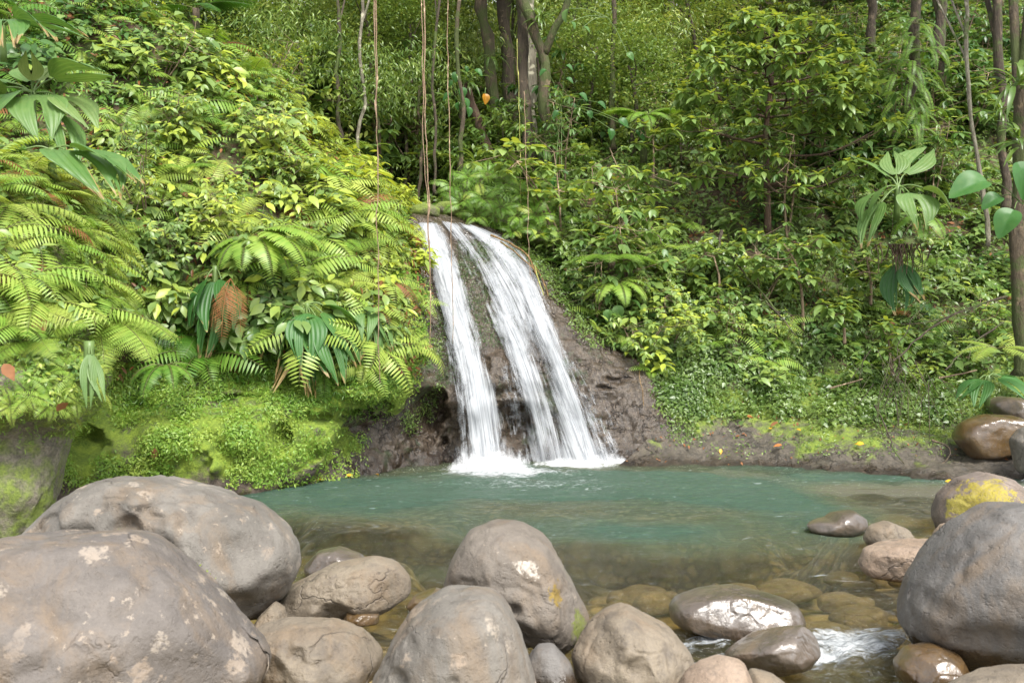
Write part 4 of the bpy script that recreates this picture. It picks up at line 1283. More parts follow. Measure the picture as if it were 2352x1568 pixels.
# strap leaved rosettes on thin stems
for i in range(3):
    rng = np.random.default_rng(240 + i)
    m = MB()
    n = 26
    az = rng.uniform(0, 2 * PI, n)
    el = rng.uniform(-.1, 1.1, n)
    d = np.stack((np.cos(az) * np.cos(el), np.sin(az) * np.cos(el), np.sin(el)), 1)
    M = frames(d, np.tile((0, 0, 1.0), (n, 1)) + .01) * rng.uniform(.45, .75, n)[:, None, None]
    h = (0, .5, 1.2)[i]
    m.stamp(t_strap(.11, .75), M, np.tile((0, 0, h), (n, 1)) + rng.normal(0, .04, (n, 3)), rng.uniform(.2, .8, n))
    pr = [('crown', m, M_TREE)]
    if h:
        st = MB()
        st.tube(cr(np.array(((0, 0, -.2), (.05, .03, h * .5), (0, 0, h))), 8), .025, 6, .5)
        pr.append(('stem', st, M_BARK))
    else:
        pr = [(None, m, M_TREE)]
    proto('strap%d' % (1 if h else 0), i, 'strap_leaved_plant', pr, None)


# ------------------------------------------------------------------ words for where a plant stands
def colour(h):
    return 'dark green' if h < .3 else 'mid green' if h < .5 else 'bright green' if h < .7 else 'yellow green'


def size(s, a=.75, b=1.05):
    return 'small' if s < a else 'large' if s > b else 'middling'


def where_left(px, py, lobe=False):
    if lobe:
        return ('on top of the green stained outcrop' if py < 520 else 'high on the green stained outcrop' if py < 650 else
                'on the front of the green stained outcrop' if py < 790 else 'along the lower fringe of the stained outcrop')
    if px > 860: return 'on the bank rim beside the leftmost liana' if py < 600 else 'on the bank edge hard by the waterfall'
    if py < 215: return 'near the dark crest of the left bank' if px < 300 else 'on the upper crest of the left bank'
    if px < 250: return 'behind the big pleated leaves at upper left' if py < 420 else 'on the slope above the stained outcrop'
    if px > 640: return ('on the skyline of the left bank' if py < 400 else 'between big arching fern and liana' if py < 620 else 'around the drooping fan leaves')
    if px > 450: return 'below the crest of the left bank' if py < 330 else 'above the big arching fern' if py < 520 else 'beside the big arching fern' if py < 700 else 'around the dead brown frond'
    return 'high in the middle of the left bank' if py < 330 else 'in the middle of the left bank' if py < 520 else 'above the shaded hollow' if py < 700 else 'in the shaded hollow over the mossy rock'


def where_right(px, py):
    if px < 1500:
        return ('among the trunks above the waterfall' if py < 400 else 'below the tall trunks right of the fall' if py < 560 else 'around the flat topped tree fern' if py < 700 else 'overhanging the wet rock right of the waterfall')
    if px < 1790: return ('behind the leafy small tree' if py < 330 else 'left of the thin brown trunk' if py < 520 else 'under the leafy small tree' if py < 680 else 'above the bare rock ledge')
    if px < 2090: return ('behind the right side of the leafy tree' if py < 330 else 'right of the thin brown trunk' if py < 520 else 'left of the fan leaved plant' if py < 680 else 'above the tangle of bare roots')
    return ('behind the ferny trunk at right' if py < 330 else 'around the fan leaved plant' if py < 520 else 'below the fan leaved plant' if py < 680 else 'among the fallen branches at right')


def blob(px, py, cx, cy, rx, ry):
    return np.exp(-((px - cx) / rx) ** 2 - ((py - cy) / ry) ** 2)


def scatter(sheet, kind, n, acc, scale, hue, cat, noun, group, wherefn, upmix=.5, lift=.0, sep=24, tries=12, out=.0):
    """dart throwing on a terrain sheet: plants keep a distance in space"""
    P_, N_ = sheet.pick(n * tries, acc)
    kept = []
    for p, nn in zip(P_, N_):
        px, py = proj(p)
        if len(kept) >= n: break
        if px < -60 or px > 2420 or py < -60 or py > 1600: continue
        sp = sep * p[1] / F
        if any((p[0] - k[0]) ** 2 + (p[1] - k[1]) ** 2 + (p[2] - k[2]) ** 2 < sp * sp for k in kept): continue
        kept.append(p)
        s = R.uniform(*scale)
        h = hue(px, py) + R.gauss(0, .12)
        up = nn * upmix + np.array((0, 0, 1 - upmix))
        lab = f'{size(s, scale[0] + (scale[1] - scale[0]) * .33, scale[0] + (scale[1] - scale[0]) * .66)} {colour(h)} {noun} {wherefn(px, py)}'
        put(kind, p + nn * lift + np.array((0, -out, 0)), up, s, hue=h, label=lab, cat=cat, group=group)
    return kept


# ------------------------------------------------------------------ left bank
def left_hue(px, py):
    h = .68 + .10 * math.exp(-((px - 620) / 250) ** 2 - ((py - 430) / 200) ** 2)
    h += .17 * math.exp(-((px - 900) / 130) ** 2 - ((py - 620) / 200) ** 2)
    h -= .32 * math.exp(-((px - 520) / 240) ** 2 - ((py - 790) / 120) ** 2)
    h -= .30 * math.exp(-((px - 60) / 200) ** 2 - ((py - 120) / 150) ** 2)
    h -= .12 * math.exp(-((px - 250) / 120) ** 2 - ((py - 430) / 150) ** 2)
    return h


inframe = lambda px, py: ((px > -60) & (px < 2410) & (py > -50) & (py < 1600)) * 1.0
lz_fern = lambda px, py: inframe(px, py) * (py < 850) * (1 - sstep(800, 960, px) * .75) * (.6 + .4 * sstep(250, 450, px)) + 0
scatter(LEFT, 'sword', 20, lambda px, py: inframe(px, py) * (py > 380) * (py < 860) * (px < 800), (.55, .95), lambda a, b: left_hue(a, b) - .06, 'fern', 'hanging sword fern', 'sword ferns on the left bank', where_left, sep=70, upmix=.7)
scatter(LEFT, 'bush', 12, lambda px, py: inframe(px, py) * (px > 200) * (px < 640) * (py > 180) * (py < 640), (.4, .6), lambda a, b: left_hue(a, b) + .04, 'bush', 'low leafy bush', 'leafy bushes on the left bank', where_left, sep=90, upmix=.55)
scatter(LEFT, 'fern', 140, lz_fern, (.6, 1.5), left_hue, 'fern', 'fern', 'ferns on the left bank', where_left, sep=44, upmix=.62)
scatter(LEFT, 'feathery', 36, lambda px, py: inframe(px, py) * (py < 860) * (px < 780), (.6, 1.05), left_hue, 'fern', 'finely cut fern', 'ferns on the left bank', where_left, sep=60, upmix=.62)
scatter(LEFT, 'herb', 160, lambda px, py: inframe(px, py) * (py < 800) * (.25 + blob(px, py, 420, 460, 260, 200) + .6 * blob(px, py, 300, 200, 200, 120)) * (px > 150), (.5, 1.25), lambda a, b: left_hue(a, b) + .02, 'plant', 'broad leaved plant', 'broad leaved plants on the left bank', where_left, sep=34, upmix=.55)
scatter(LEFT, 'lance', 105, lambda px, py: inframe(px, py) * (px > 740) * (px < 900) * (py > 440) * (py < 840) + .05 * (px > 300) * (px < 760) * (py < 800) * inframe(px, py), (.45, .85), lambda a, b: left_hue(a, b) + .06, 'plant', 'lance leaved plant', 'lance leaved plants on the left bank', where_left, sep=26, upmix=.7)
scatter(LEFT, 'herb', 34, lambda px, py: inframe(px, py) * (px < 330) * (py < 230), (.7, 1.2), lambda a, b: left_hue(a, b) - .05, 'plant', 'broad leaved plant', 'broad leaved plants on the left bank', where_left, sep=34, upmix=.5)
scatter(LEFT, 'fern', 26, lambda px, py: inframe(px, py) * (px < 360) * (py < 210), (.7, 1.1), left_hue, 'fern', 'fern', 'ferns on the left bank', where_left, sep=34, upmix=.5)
scatter(LEFT, 'strap0', 12, lambda px, py: inframe(px, py) * (px < 330) * (py < 560), (.6, 1.0), left_hue, 'plant', 'strap leaved plant', 'strap leaved plants on the left bank', where_left, sep=60)
lobe_hue = lambda px, py: .72 + .16 * math.sin(px * .031 + 1) * math.sin(py * .024) - .04 * (py > 820)
scatter(LOBE, 'fern', 40, lambda px, py: inframe(px, py) * (py < 760), (.7, 1.1), lobe_hue, 'fern', 'fern', 'ferns on the outcrop', lambda a, b: where_left(a, b, True), sep=40, upmix=.6)
scatter(LOBE, 'feathery', 22, lambda px, py: inframe(px, py) * (py < 800), (.55, .9), lobe_hue, 'fern', 'finely cut fern', 'ferns on the outcrop', lambda a, b: where_left(a, b, True), sep=60, upmix=.6)
scatter(LOBE, 'herb', 26, lambda px, py: inframe(px, py) * (py < 760), (.45, .8), lambda a, b: lobe_hue(a, b) - .14, 'plant', 'leafy plant', 'leafy plants on the outcrop', lambda a, b: where_left(a, b, True), sep=60, upmix=.7)
scatter(LOBE, 'herb', 40, lambda px, py: inframe(px, py) * (py > 740) * (py < 985), (.2, .34), lobe_hue, 'plant', 'leafy plant', 'leafy plants on the outcrop', lambda a, b: where_left(a, b, True), sep=34, upmix=.8)
scatter(LOBE, 'fern', 50, lambda px, py: inframe(px, py) * (py > 720) * (py < 1000), (.25, .42), lobe_hue, 'fern', 'fern', 'ferns on the outcrop', lambda a, b: where_left(a, b, True), sep=28, upmix=.9)


# ------------------------------------------------------------------ small cover nobody could count
def cover(name, jobs, mat, tmpl=None):
    m = MB()
    for sheet, n, acc, leaf, tint, lift, tm in jobs:
        p, nn = sheet.pick(n, acc)
        p = p + NR.normal(size=(n, 3)) * .045
        nn = unit(nn + NR.normal(size=(n, 3)) * .45)
        d = unit(np.cross(nn, NR.normal(size=(n, 3))) + np.array((0, 0, -.35)) + nn * .25)
        l = leaf * NR.uniform(.5, 1.35, n)
        cl = fbm(p * 2.3, 33, 3)
        m.stamp(tm or T_KITE, frames(d, nn) * l[:, None, None], p + nn * (lift * NR.random((n, 1))), np.clip(tint + cl * .55 + NR.normal(0, .16, n), -.45, 1.3) if tint < 1.4 else np.full(n, 2.0))
    o = m.build(name, mat)
    o.color = (.5, 0, 0, 1)
    return tag(o, kind='stuff')


noisy = lambda px, py, s, th, sd: (fbm(np.stack((px / s, py / s, px * 0 + sd), -1), sd, 3) > th) * 1.0
cover('ground_cover', [
    (LEFT, 34000, lambda px, py: inframe(px, py) * (py > 840) * (py < 1115) * noisy(px, py, 60, -.08, 3) * (px < 840) * (1 - .75 * sstep(560, 700, px) * sstep(900, 1000, py)), .052, .85, .06, None),
    (LEFT, 11000, lambda px, py: inframe(px, py) * (py > 780) * (py < 960) * (px > 250) * (px < 900), .085, .45, .14, T_PINNA),
    (LEFT, 20000, lambda px, py: inframe(px, py) * (px > 800) * (py > 400) * (py < 930), .055, 1.0, .10, None),
    (LEFT, 9000, lambda px, py: inframe(px, py) * (py < 880), .10, .25, .15, None),
    (LEFT, 7000, lambda px, py: inframe(px, py) * (py < 260), .13, .35, .25, T_LANCE),
    (LEFT, 2500, lambda px, py: inframe(px, py) * (py < 860) * noisy(px, py, 60, .1, 41), .13, 2, .3, T_LANCE),
    (LOBE, 12000, lambda px, py: inframe(px, py) * (py > 640) * (py < 1010), .05, .85, .14, T_PINNA),
    (LOBE, 3000, lambda px, py: inframe(px, py) * (py < 800), .07, .5, .12, None),
], M_FERN)
cover('creeping_plants', [
    (RIGHT, 30000, lambda px, py: inframe(px, py) * (px < 2080) * (py > 690) * (py < 960) * (.15 + noisy(px, py, 70, -.1, 6)), .075, .42, .16, None),
    (RIGHT, 11000, lambda px, py: inframe(px, py) * (py > 600) * (py < 980) * (.08 + noisy(px, py, 60, .0, 9)), .10, .35, .2, t_kite(w=.7, wide=.3)),
    (RIGHT, 30000, lambda px, py: inframe(px, py) * (py < 700) * (.25 + noisy(px, py, 50, .0, 12)), .15, .5, .4, None),
    (RIGHT, 9000, lambda px, py: inframe(px, py) * (py < 260), .2, .45, .6, None),
    (CLIFF, 16000, lambda px, py: (px > 1050) * (px < 1190) * (py > 560) * (py < 800) * 1.0 + (px > 1000) * (px < 1060) * (py > 690) * (py < 880), .034, -.35, .02, None),
    (RIGHT, 6000, lambda px, py: inframe(px, py) * (py < 760) * (px < 1500), .11, .45, .3, T_LANCE),
    (RIGHT, 9500, lambda px, py: inframe(px, py) * (py > 880) * (py < 1050) * noisy(px, py, 50, .05, 15) * (1.15 - sstep(900, 1050, py)), .055, .65, .06, None),
    (RIGHT, 7000, lambda px, py: inframe(px, py) * (px > 2060) * (py > 560) * (py < 990) * (.1 + noisy(px, py, 50, .0, 19)), .07, .42, .2, None),
    (CLIFF, 2600, lambda px, py: inframe(px, py) * (px > 880) * (px < 1010) * (py > 780) * (py < 990) * noisy(px, py, 45, -.05, 22), .05, .55, .05, None),
    (CLIFF, 5200, lambda px, py: inframe(px, py) * (px > 1190) * (px < 1420) * (py > 540) * (py < 800) * ((py - 540) < (px - 1190) * 1.5 + 30), .07, .45, .12, None),
    (BACK, 26000, lambda px, py: inframe(px, py) * (py < 520), .17, .5, .5, None),
], M_TREE)
cover('leaf_litter', [
    (RIGHT, 3600, lambda px, py: inframe(px, py) * (py < 760) * noisy(px, py, 60, -.1, 25), .13, 2, .05, T_LEAF),
    (RIGHT, 500, lambda px, py: inframe(px, py) * (py > 760) * (py < 1060), .07, 2, .02, T_LEAF),
    (LEFT, 420, lambda px, py: inframe(px, py) * (py < 820), .14, 2, .18, T_LEAF),
    (BACK, 1500, lambda px, py: inframe(px, py), .16, 2, .1, T_LEAF),
], M_DEAD)
# ------------------------------------------------------------------ right bank and forest floor
boulder([(1005, 520), (1015, 455), (1050, 415), (1110, 398), (1180, 420), (1240, 455), (1290, 520), (1290, 600), (1225, 575), (1150, 540), (1080, 530)], 22.6, 1.1, M_LOBE, 'mossy fern covered rock above the right side of the waterfall', name='mossy_rock', cat='rock', seed=131, sub=6)


def right_hue(px, py):
    h = .55 + .10 * math.exp(-((px - 1400) / 160) ** 2 - ((py - 620) / 160) ** 2) + .08 * math.exp(-((px - 1750) / 500) ** 2 - ((py - 900) / 120) ** 2)
    h -= .16 * math.exp(-((px - 2250) / 200) ** 2 - ((py - 150) / 250) ** 2)
    return h


rz = inframe
bush_hue = lambda a, b: right_hue(a, b) + .07
scatter(RIGHT, 'bush', 62, lambda a, b: rz(a, b) * (b > 30) * (b < 700) * (a > 1290) * (.6 + .6 * (b < 420)), (.7, 1.15), bush_hue, 'bush', 'leafy bush', 'leafy bushes on the right bank', where_right, sep=62, upmix=.15)
scatter(RIGHT, 'bush', 30, lambda a, b: rz(a, b) * (b > 40) * (b < 470) * (a > 1880), (.8, 1.25), lambda a, b: .50, 'bush', 'dusky leafy bush', 'leafy bushes on the right bank', where_right, sep=50, upmix=.15)
scatter(RIGHT, 'bush', 16, lambda a, b: rz(a, b) * (b > 640) * (b < 860) * (a < 2250), (.35, .6), bush_hue, 'bush', 'low leafy bush', 'leafy bushes on the right bank', where_right, sep=80, upmix=.45)
scatter(CLIFF, 'lance', 22, lambda a, b: (a > 1230) * (a < 1440) * (b > 560) * (b < 800) * ((b - 560) < (a - 1230) * 1.4), (.45, .8), lambda a, b: .55, 'plant', 'lance leaved plant', 'lance leaved plants on the right bank', where_right, sep=30, upmix=.8)
scatter(RIGHT, 'herb', 115, lambda a, b: rz(a, b) * (b > 240) * (b < 900) * (.5 + blob(a, b, 1750, 600, 350, 160)), (.65, 1.25), right_hue, 'plant', 'broad leaved plant', 'broad leaved plants on the right bank', where_right, sep=48, upmix=.45)
scatter(RIGHT, 'lance', 60, lambda a, b: rz(a, b) * (b > 240) * (b < 880), (.6, 1.1), right_hue, 'plant', 'lance leaved plant', 'lance leaved plants on the right bank', where_right, sep=50, upmix=.5)
scatter(RIGHT, 'heart', 26, lambda a, b: rz(a, b) * (b > 250) * (b < 760), (.5, .9), right_hue, 'plant', 'heart leaved plant', 'heart leaved plants on the right bank', where_right, sep=70, upmix=.5)
scatter(RIGHT, 'fern', 64, lambda a, b: rz(a, b) * (b > 200) * (b < 860), (.75, 1.3), lambda a, b: right_hue(a, b) + .03, 'fern', 'fern', 'ferns on the right bank', where_right, sep=60, upmix=.55)
scatter(RIGHT, 'feathery', 18, lambda a, b: rz(a, b) * (b > 240) * (b < 800), (.5, .8), right_hue, 'fern', 'finely cut fern', 'ferns on the right bank', where_right, sep=90, upmix=.5)
scatter(RIGHT, 'sword', 22, lambda a, b: rz(a, b) * (b < 640) * ((a < 1420) + (a > 1950)), (.6, 1.0), right_hue, 'fern', 'hanging sword fern', 'sword ferns on the right bank', where_right, sep=60, upmix=.7)
scatter(RIGHT, 'shrub', 42, lambda a, b: rz(a, b) * (b < 420), (.7, 1.25), lambda a, b: right_hue(a, b) - .02, 'shrub', 'small leaved shrub', 'shrubs on the right bank', where_right, sep=70, upmix=.2)
scatter(RIGHT, 'strap1', 10, lambda a, b: rz(a, b) * (b < 520), (.7, 1.1), right_hue, 'plant', 'thin stemmed strap plant', 'strap leaved plants in the forest', where_right, sep=90, upmix=.0)
scatter(RIGHT, 'strap0', 18, lambda a, b: rz(a, b) * (b < 800), (.5, .95), right_hue, 'plant', 'strap leaved plant', 'strap leaved plants on the right bank', where_right, sep=70, upmix=.4)
scatter(CLIFF, 'fern', 16, lambda a, b: (a > 1220) * (a < 1420) * (b > 560) * (b < 790) * ((b - 560) < (a - 1220) * 1.4), (.35, .6), lambda a, b: .55, 'fern', 'fern', 'ferns on the right bank', where_right, sep=40, upmix=.8)


def where_back(px, py):
    return ('at the left forest edge' if px < 700 else 'in the gully left of the lianas' if px < 950 else 'in the gully behind the waterfall lip' if px < 1120 else 'behind the tall trunks') + (' far up' if py < 260 else '')


bh = lambda a, b: .44 + .10 * math.exp(-((b - 150) / 150) ** 2)
bz = lambda a, b: rz(a, b) * (a > 430) * (a < 1560) * (b < 520)
scatter(BACK, 'bush', 26, lambda a, b: rz(a, b) * (a > 560) * (a < 960) * (b > 60) * (b < 440), (1.0, 1.7), lambda a, b: .62, 'bush', 'tall leafy bush', 'leafy bushes in the wood', where_back, sep=40, upmix=.0)
scatter(BACK, 'bush', 46, lambda a, b: bz(a, b) * (b < 440), (.8, 1.5), lambda a, b: bh(a, b) + .1, 'bush', 'leafy forest bush', 'leafy bushes in the wood', where_back, sep=44, upmix=.0)
scatter(BACK, 'shrub', 90, lambda a, b: bz(a, b) * (b < 470), (.8, 1.7), bh, 'shrub', 'small leaved forest shrub', 'shrubs on the forest floor', where_back, sep=40, upmix=.1)
scatter(BACK, 'strap1', 30, lambda a, b: bz(a, b) * (b > 250), (.7, 1.15), bh, 'plant', 'thin stemmed strap plant', 'strap leaved plants in the forest', where_back, sep=48, upmix=.0)
scatter(BACK, 'feathery', 26, lambda a, b: bz(a, b) * (b > 300), (.6, 1.0), lambda a, b: .42, 'fern', 'finely cut fern', 'ferns on the forest floor', where_back, sep=40, upmix=.3)
scatter(BACK, 'fern', 34, lambda a, b: bz(a, b) * (b > 340), (.6, 1.1), lambda a, b: .40, 'fern', 'fern', 'ferns on the forest floor', where_back, sep=34, upmix=.3)

# ferns and leaves over the mossy rock at the lip
k = 0
for (px, py, Y) in ((1040, 430, 22.0), (1075, 410, 21.9), (1120, 405, 21.8), (1160, 425, 21.7), (1200, 450, 21.6), (1060, 470, 21.7), (1110, 460, 21.5), (1150, 480, 21.4), (1190, 500, 21.4), (1230, 500, 21.4), (1095, 500, 21.5), (1240, 540, 21.3), (1180, 535, 21.4)):
    k += 1
    put('fern', P(px, py, Y), (0, -.7, .7), R.uniform(.45, .7), hue=.50, label='small fern hanging over the mossy rock at the lip of the fall', cat='fern', group='ferns on the lip rock')
m = MB()
o_ = bpy.data.objects['mossy_rock']
vv = np.array([o_.location[:] + np.array(v.co[:]) for v in o_.data.vertices])
vn = np.array([v.normal[:] for v in o_.data.vertices])
ii = NR.choice(np.where(vn[:, 1] < .3)[0], 5000)
d = unit(np.cross(vn[ii], NR.normal(size=(5000, 3))) + np.array((0, -.2, -.4)))
m.stamp(T_PINNA, frames(d, vn[ii]) * (.16 * NR.uniform(.5, 1.3, 5000))[:, None, None], vv[ii] + vn[ii] * .05 + NR.normal(0, .04, (5000, 3)), NR.uniform(.2, .9, 5000))
o_ = m.build('foliage', M_FERN, parent=o_, loc=(0, 0, 0))
o_.location = -np.array(o_.parent.location)
o_.color = (.5, 0, 0, 1)
tag(o_, kind='stuff')

# ------------------------------------------------------------------ trees
CROWN = []
for i in range(6):
    rng = np.random.default_rng(300 + i)
    m = MB()
    leaf_cloud(m, (0, 0, 0), (2.0, 2.0, 1.5), (95, 90, 85, 95, 80, 90)[i], (38, 30, 22, 40, 18, 24)[i], (.14, .18, .24, .13, .34, .22)[i], rng, tmpl=(T_KITE, T_LEAF, t_kite(w=.30, droop=.25), T_KITE, t_strap(.14, .8, 5), T_LEAF)[i], shell=.25)
    o = m.build('crown', M_TREE)
    CROWN.append(o.data)
    bpy.data.objects.remove(o)


def tree(path, r0, r1, bark, label, group, crown=None, cs=1.0, hue=.35, limbs=4, cvar=None, seed=0):
    rng = np.random.default_rng(seed)
    path = cr(np.array(path, float), 18)
    root = empty('tree', tuple(path[0]))
    m = MB()
    wob = fbm(path * 1.1 + seed, seed, 3)[:, None] * np.array((1, .4, 0)) * .16
    wob[0] = 0
    pp = path + wob - path[0]
    rad = np.linspace(r0, r1, 18) * (1 + .12 * rng.normal(size=18))
    rad[0] *= 1.35
    m.tube(pp, rad, 10, .5)
    if crown is not None:
        cw = np.array(crown) - path[0]
        for k in range(limbs):
            a = pp[rng.integers(11, 17)]
            b = cw + unit(rng.normal(size=3)) * np.array((1.5, 1.5, 1.0)) * cs
            mid = (a + b) / 2 + rng.normal(0, .2, 3)
            m.tube(cr(np.array((a, mid, b)), 9), np.linspace(r1 * .7, r1 * .15, 9), 6, .5, cap=False)
        c = bpy.data.objects.new('crown', CROWN[rng.integers(6) if cvar is None else cvar])
        COL.objects.link(c)
        c.parent = root
        c.location = cw
        c.scale = (cs,) * 3
        c.rotation_euler = (0, 0, rng.uniform(0, 6))
        c.color = (hue, 0, 0, 1)
    m.build('trunk', bark, parent=root)
    return tag(root, label, 'tree', group)


TG = 'trees on the slope above the waterfall'
named = [
    ([(1212, 345, 25), (1206, 240, 25), (1201, 130, 25), (1197, 40, 25), (1190, -60, 25)], .17, .14, M_BARK, 'tall brown spotted trunk standing in the middle, right above the waterfall', .38),
    ([(1226, 335, 25.8), (1224, 230, 25.8), (1220, 120, 25.8), (1217, 20, 25.8), (1216, -60, 25.8)], .16, .12, M_BARKL, 'tall tree with pale lichen bark close to the right of the brown spotted trunk', .38),
    ([(1258, 330, 24.6), (1254, 230, 24.6), (1247, 130, 24.6), (1222, 60, 24.6), (1186, -50, 24.6)], .15, .12, M_BARKM, 'dark mossy forked tree right of the pale lichen trunk', .34),
    ([(1156, 378, 26.5), (1140, 250, 26.5), (1122, 135, 26.5), (1108, 40, 26.5), (1100, -60, 26.5)], .19, .13, M_BARKM, 'leaning mossy tree hung with small plants, left of the tall middle trunks', .36),
    ([(1136, 386, 25.6), (1112, 300, 25.6), (1090, 230, 25.6), (1076, 195, 25.6)], .14, .10, M_BARKR, 'short leaning red brown tree topped by a tuft of strap leaves', None),
    ([(1190, 335, 28), (1172, 235, 28), (1160, 110, 28), (1146, -50, 28)], .19, .14, M_BARK, 'dark leaning tree behind the tall brown spotted trunk', .32),
    ([(1322, 170, 33), (1316, 90, 33), (1311, 20, 33), (1308, -50, 33)], .26, .2, M_BARKR, 'reddish tree far back to the right of the forked tree', .40),
    ([(1361, 230, 30), (1358, 130, 30), (1352, 30, 30), (1348, -60, 30)], .22, .17, M_BARK, 'tree wrapped in hanging ferns behind the forked tree', .42),
    ([(1552, 215, 31), (1546, 110, 31), (1541, 10, 31), (1538, -60, 31)], .12, .09, M_BARKL, 'thin speckled tree at the left edge of the leafy small tree', .42),
    ([(656, 140, 30), (657, 90, 30), (662, 30, 30), (668, -50, 30)], .13, .1, M_BARKR, 'thin reddish tree above the crest of the left bank', .36),
    ([(700, 200, 29), (690, 110, 29), (712, 40, 29), (716, -50, 29)], .09, .07, M_BARK, 'slender dark tree right of the thin reddish one at the forest edge', .36),
    ([(2082, 350, 25.5), (2090, 230, 25.5), (2100, 110, 25.5), (2110, -60, 25.5)], .16, .13, M_BARK, 'dark tree shaggy with long grey green ferns at the upper right', .30),
    ([(2158, 330, 27), (2160, 200, 27), (2161, 80, 27), (2163, -60, 27)], .16, .13, M_BARK, 'dark tree right behind the fern clad tree', .26),
    ([(1999, 230, 30), (2001, 120, 30), (2003, 40, 30), (2004, -60, 30)], .16, .13, M_BARK, 'dark tree left of the fern clad tree', .32),
    ([(2268, 510, 20.5), (2250, 380, 20.5), (2232, 250, 20.5), (2222, 120, 20.5), (2213, -60, 20.5)], .05, .035, M_BARKL, 'thin pale crooked sapling between the fern clad tree and the right edge', .30),
    ([(2312, 430, 21), (2306, 300, 21), (2297, 150, 21), (2287, -60, 21)], .10, .09, M_BARK, 'dark slim tree near the right edge above the heart shaped leaves', .26),
    ([(2352, 800, 18.2), (2346, 640, 18.4), (2340, 500, 18.6), (2348, 300, 18.8), (2370, -60, 19)], .19, .15, M_BARKM, 'thick dark mossy tree cut by the right edge', .26),
    ([(1455, 140, 36), (1450, 60, 36), (1447, -50, 36)], .16, .13, M_BARKL, 'pale thin tree far back between forked and speckled trees', .44),
    ([(880, 330, 29), (874, 270, 29), (868, 180, 29), (872, 60, 29), (880, -60, 29)], .12, .09, M_BARKM, 'mossy tree right behind the leftmost liana', .34),
    ([(775, 300, 24.6), (768, 200, 24.6), (780, 90, 24.6), (772, -60, 24.6)], .055, .04, M_BARK, 'slim dark stem halfway between the left crest and leftmost liana', .4),
    ([(828, 330, 24.4), (836, 210, 24.4), (826, 90, 24.4), (838, -60, 24.4)], .045, .035, M_BARKL, 'very thin pale stem left of the leftmost liana', .4),
    ([(1060, 370, 24.5), (1066, 260, 24.5), (1052, 120, 24.5), (1058, -60, 24.5)], .06, .045, M_BARKM, 'thin mossy stem just right of the red liana', .4),
    ([(1000, 400, 24.6), (1006, 290, 24.6), (998, 150, 24.6), (1008, -60, 24.6)], .04, .03, M_BARK, 'thin dark stem between the pale lianas and the red liana', .4),
    ([(1410, 300, 25.5), (1404, 180, 25.5), (1412, 60, 25.5), (1402, -60, 25.5)], .07, .05, M_BARKM, 'slim mossy stem right of the ferny tree', .42),
    ([(940, 350, 31), (934, 230, 31), (938, 120, 31), (930, -60, 31)], .12, .09, M_BARK, 'dark tree between the two pairs of lianas', .34),
]
for k, (pth, r0, r1, bark, lab, hue) in enumerate(named):
    w = [P(*q) for q in pth]
    gz = w[0].copy()
    cro = None
    if hue is not None:
        w.append(w[-1] * 2 - w[-2] + np.array((0, .6, 1.5)))
        cro = w[-1] + np.array((R.uniform(-.4, .4), R.uniform(.6, 1.4), R.uniform(1.4, 2.2)))
    tree([w[0] - np.array((0, 0, .5))] + w, r0, r1, bark, lab, TG, cro, R.uniform(.75, 1.0), hue or .3, seed=400 + k)
# second arm of the forked tree and the long low limbs at the left
fk = [o for o in bpy.data.objects if o.name.startswith('tree') and 'forked' in o.get('label', '')][0]
m = MB()
m.tube(cr(np.array([P(1250, 125, 24.6), P(1262, 95, 24.5), P(1276, 62, 24.4), P(1300, 20, 24.3), P(1310, -60, 24.2)]), 12) - np.array(fk.location), np.linspace(.11, .08, 12), 8, .5)
m.build('limb', M_BARKM, parent=fk)
lt = [o for o in bpy.data.objects if o.get('label', '') == 'mossy tree right behind the leftmost liana'][0]
m = MB()
for pts, r in (([(872, 290, 28.6), (840, 285, 28.5), (800, 290, 28.4), (760, 305, 28.4)], .09), ([(872, 270, 28.6), (900, 240, 28.4), (930, 225, 28.3), (990, 228, 28.2)], .10), ([(876, 285, 28.6), (905, 262, 28.3), (940, 245, 28.2)], .06), ([(860, 280, 28.5), (890, 300, 28.2), (920, 335, 28.0)], .07)):
    m.tube(cr(np.array([P(*q) for q in pts]), 12) - np.array(lt.location), np.linspace(r, r * .4, 12), 7, .5)
m.build('limb', M_BARKM, parent=lt)

# the wood behind: every tree with its own trunk and crown
desc = ['dense small leaved tree', 'loose crowned tree', 'light green bushy tree', 'dark bushy tree', 'low spreading tree']
spots = []
for k in range(700):
    if len(spots) >= 84: break
    px, Y = R.uniform(380, 1640), R.uniform(25.5, 46)
    if Y < 30 and 880 < px < 1330: continue
    x = (px - CX) / F * Y
    if any(math.hypot(x - a, (Y - b) * .8) < 1.3 for a, b in spots): continue
    spots.append((x, Y))
for k, (x, Y) in enumerate(sorted(spots, key=lambda q: q[1])):
    z = ground_z(x, Y)
    h = R.uniform(1.6, 6.0)
    if R.random() < .3: h = R.uniform(6, 9)
    px, py = proj((x, Y, z + h))
    cs = R.uniform(.7, 1.1)
    di = k % 5
    wh = ('over the left bank crest' if px < 640 else 'left of the leftmost liana' if px < 860 else 'between the lianas' if px < 1040 else 'behind the tall middle trunks' if px < 1330 else 'left of the leafy small tree' if px < 1500 else 'behind the leafy small tree')
    dp = 'in the front row' if Y < 31 else 'in the middle of the wood' if Y < 38 else 'at the back of the wood'
    tree([(x, Y, z - .4), (x + R.uniform(-.3, .3), Y, z + h * .5), (x + R.uniform(-.5, .5), Y, z + h)], R.uniform(.045, .09), .035, R.choice((M_BARK, M_BARKM, M_BARK)),
         f'{desc[di]} {dp}, {wh}', 'trees of the wood behind the fall', (x, Y, z + h), cs, (.58, .66, .74, .48, .62)[di] + .08 * (py < 150), seed=500 + k, cvar=di)
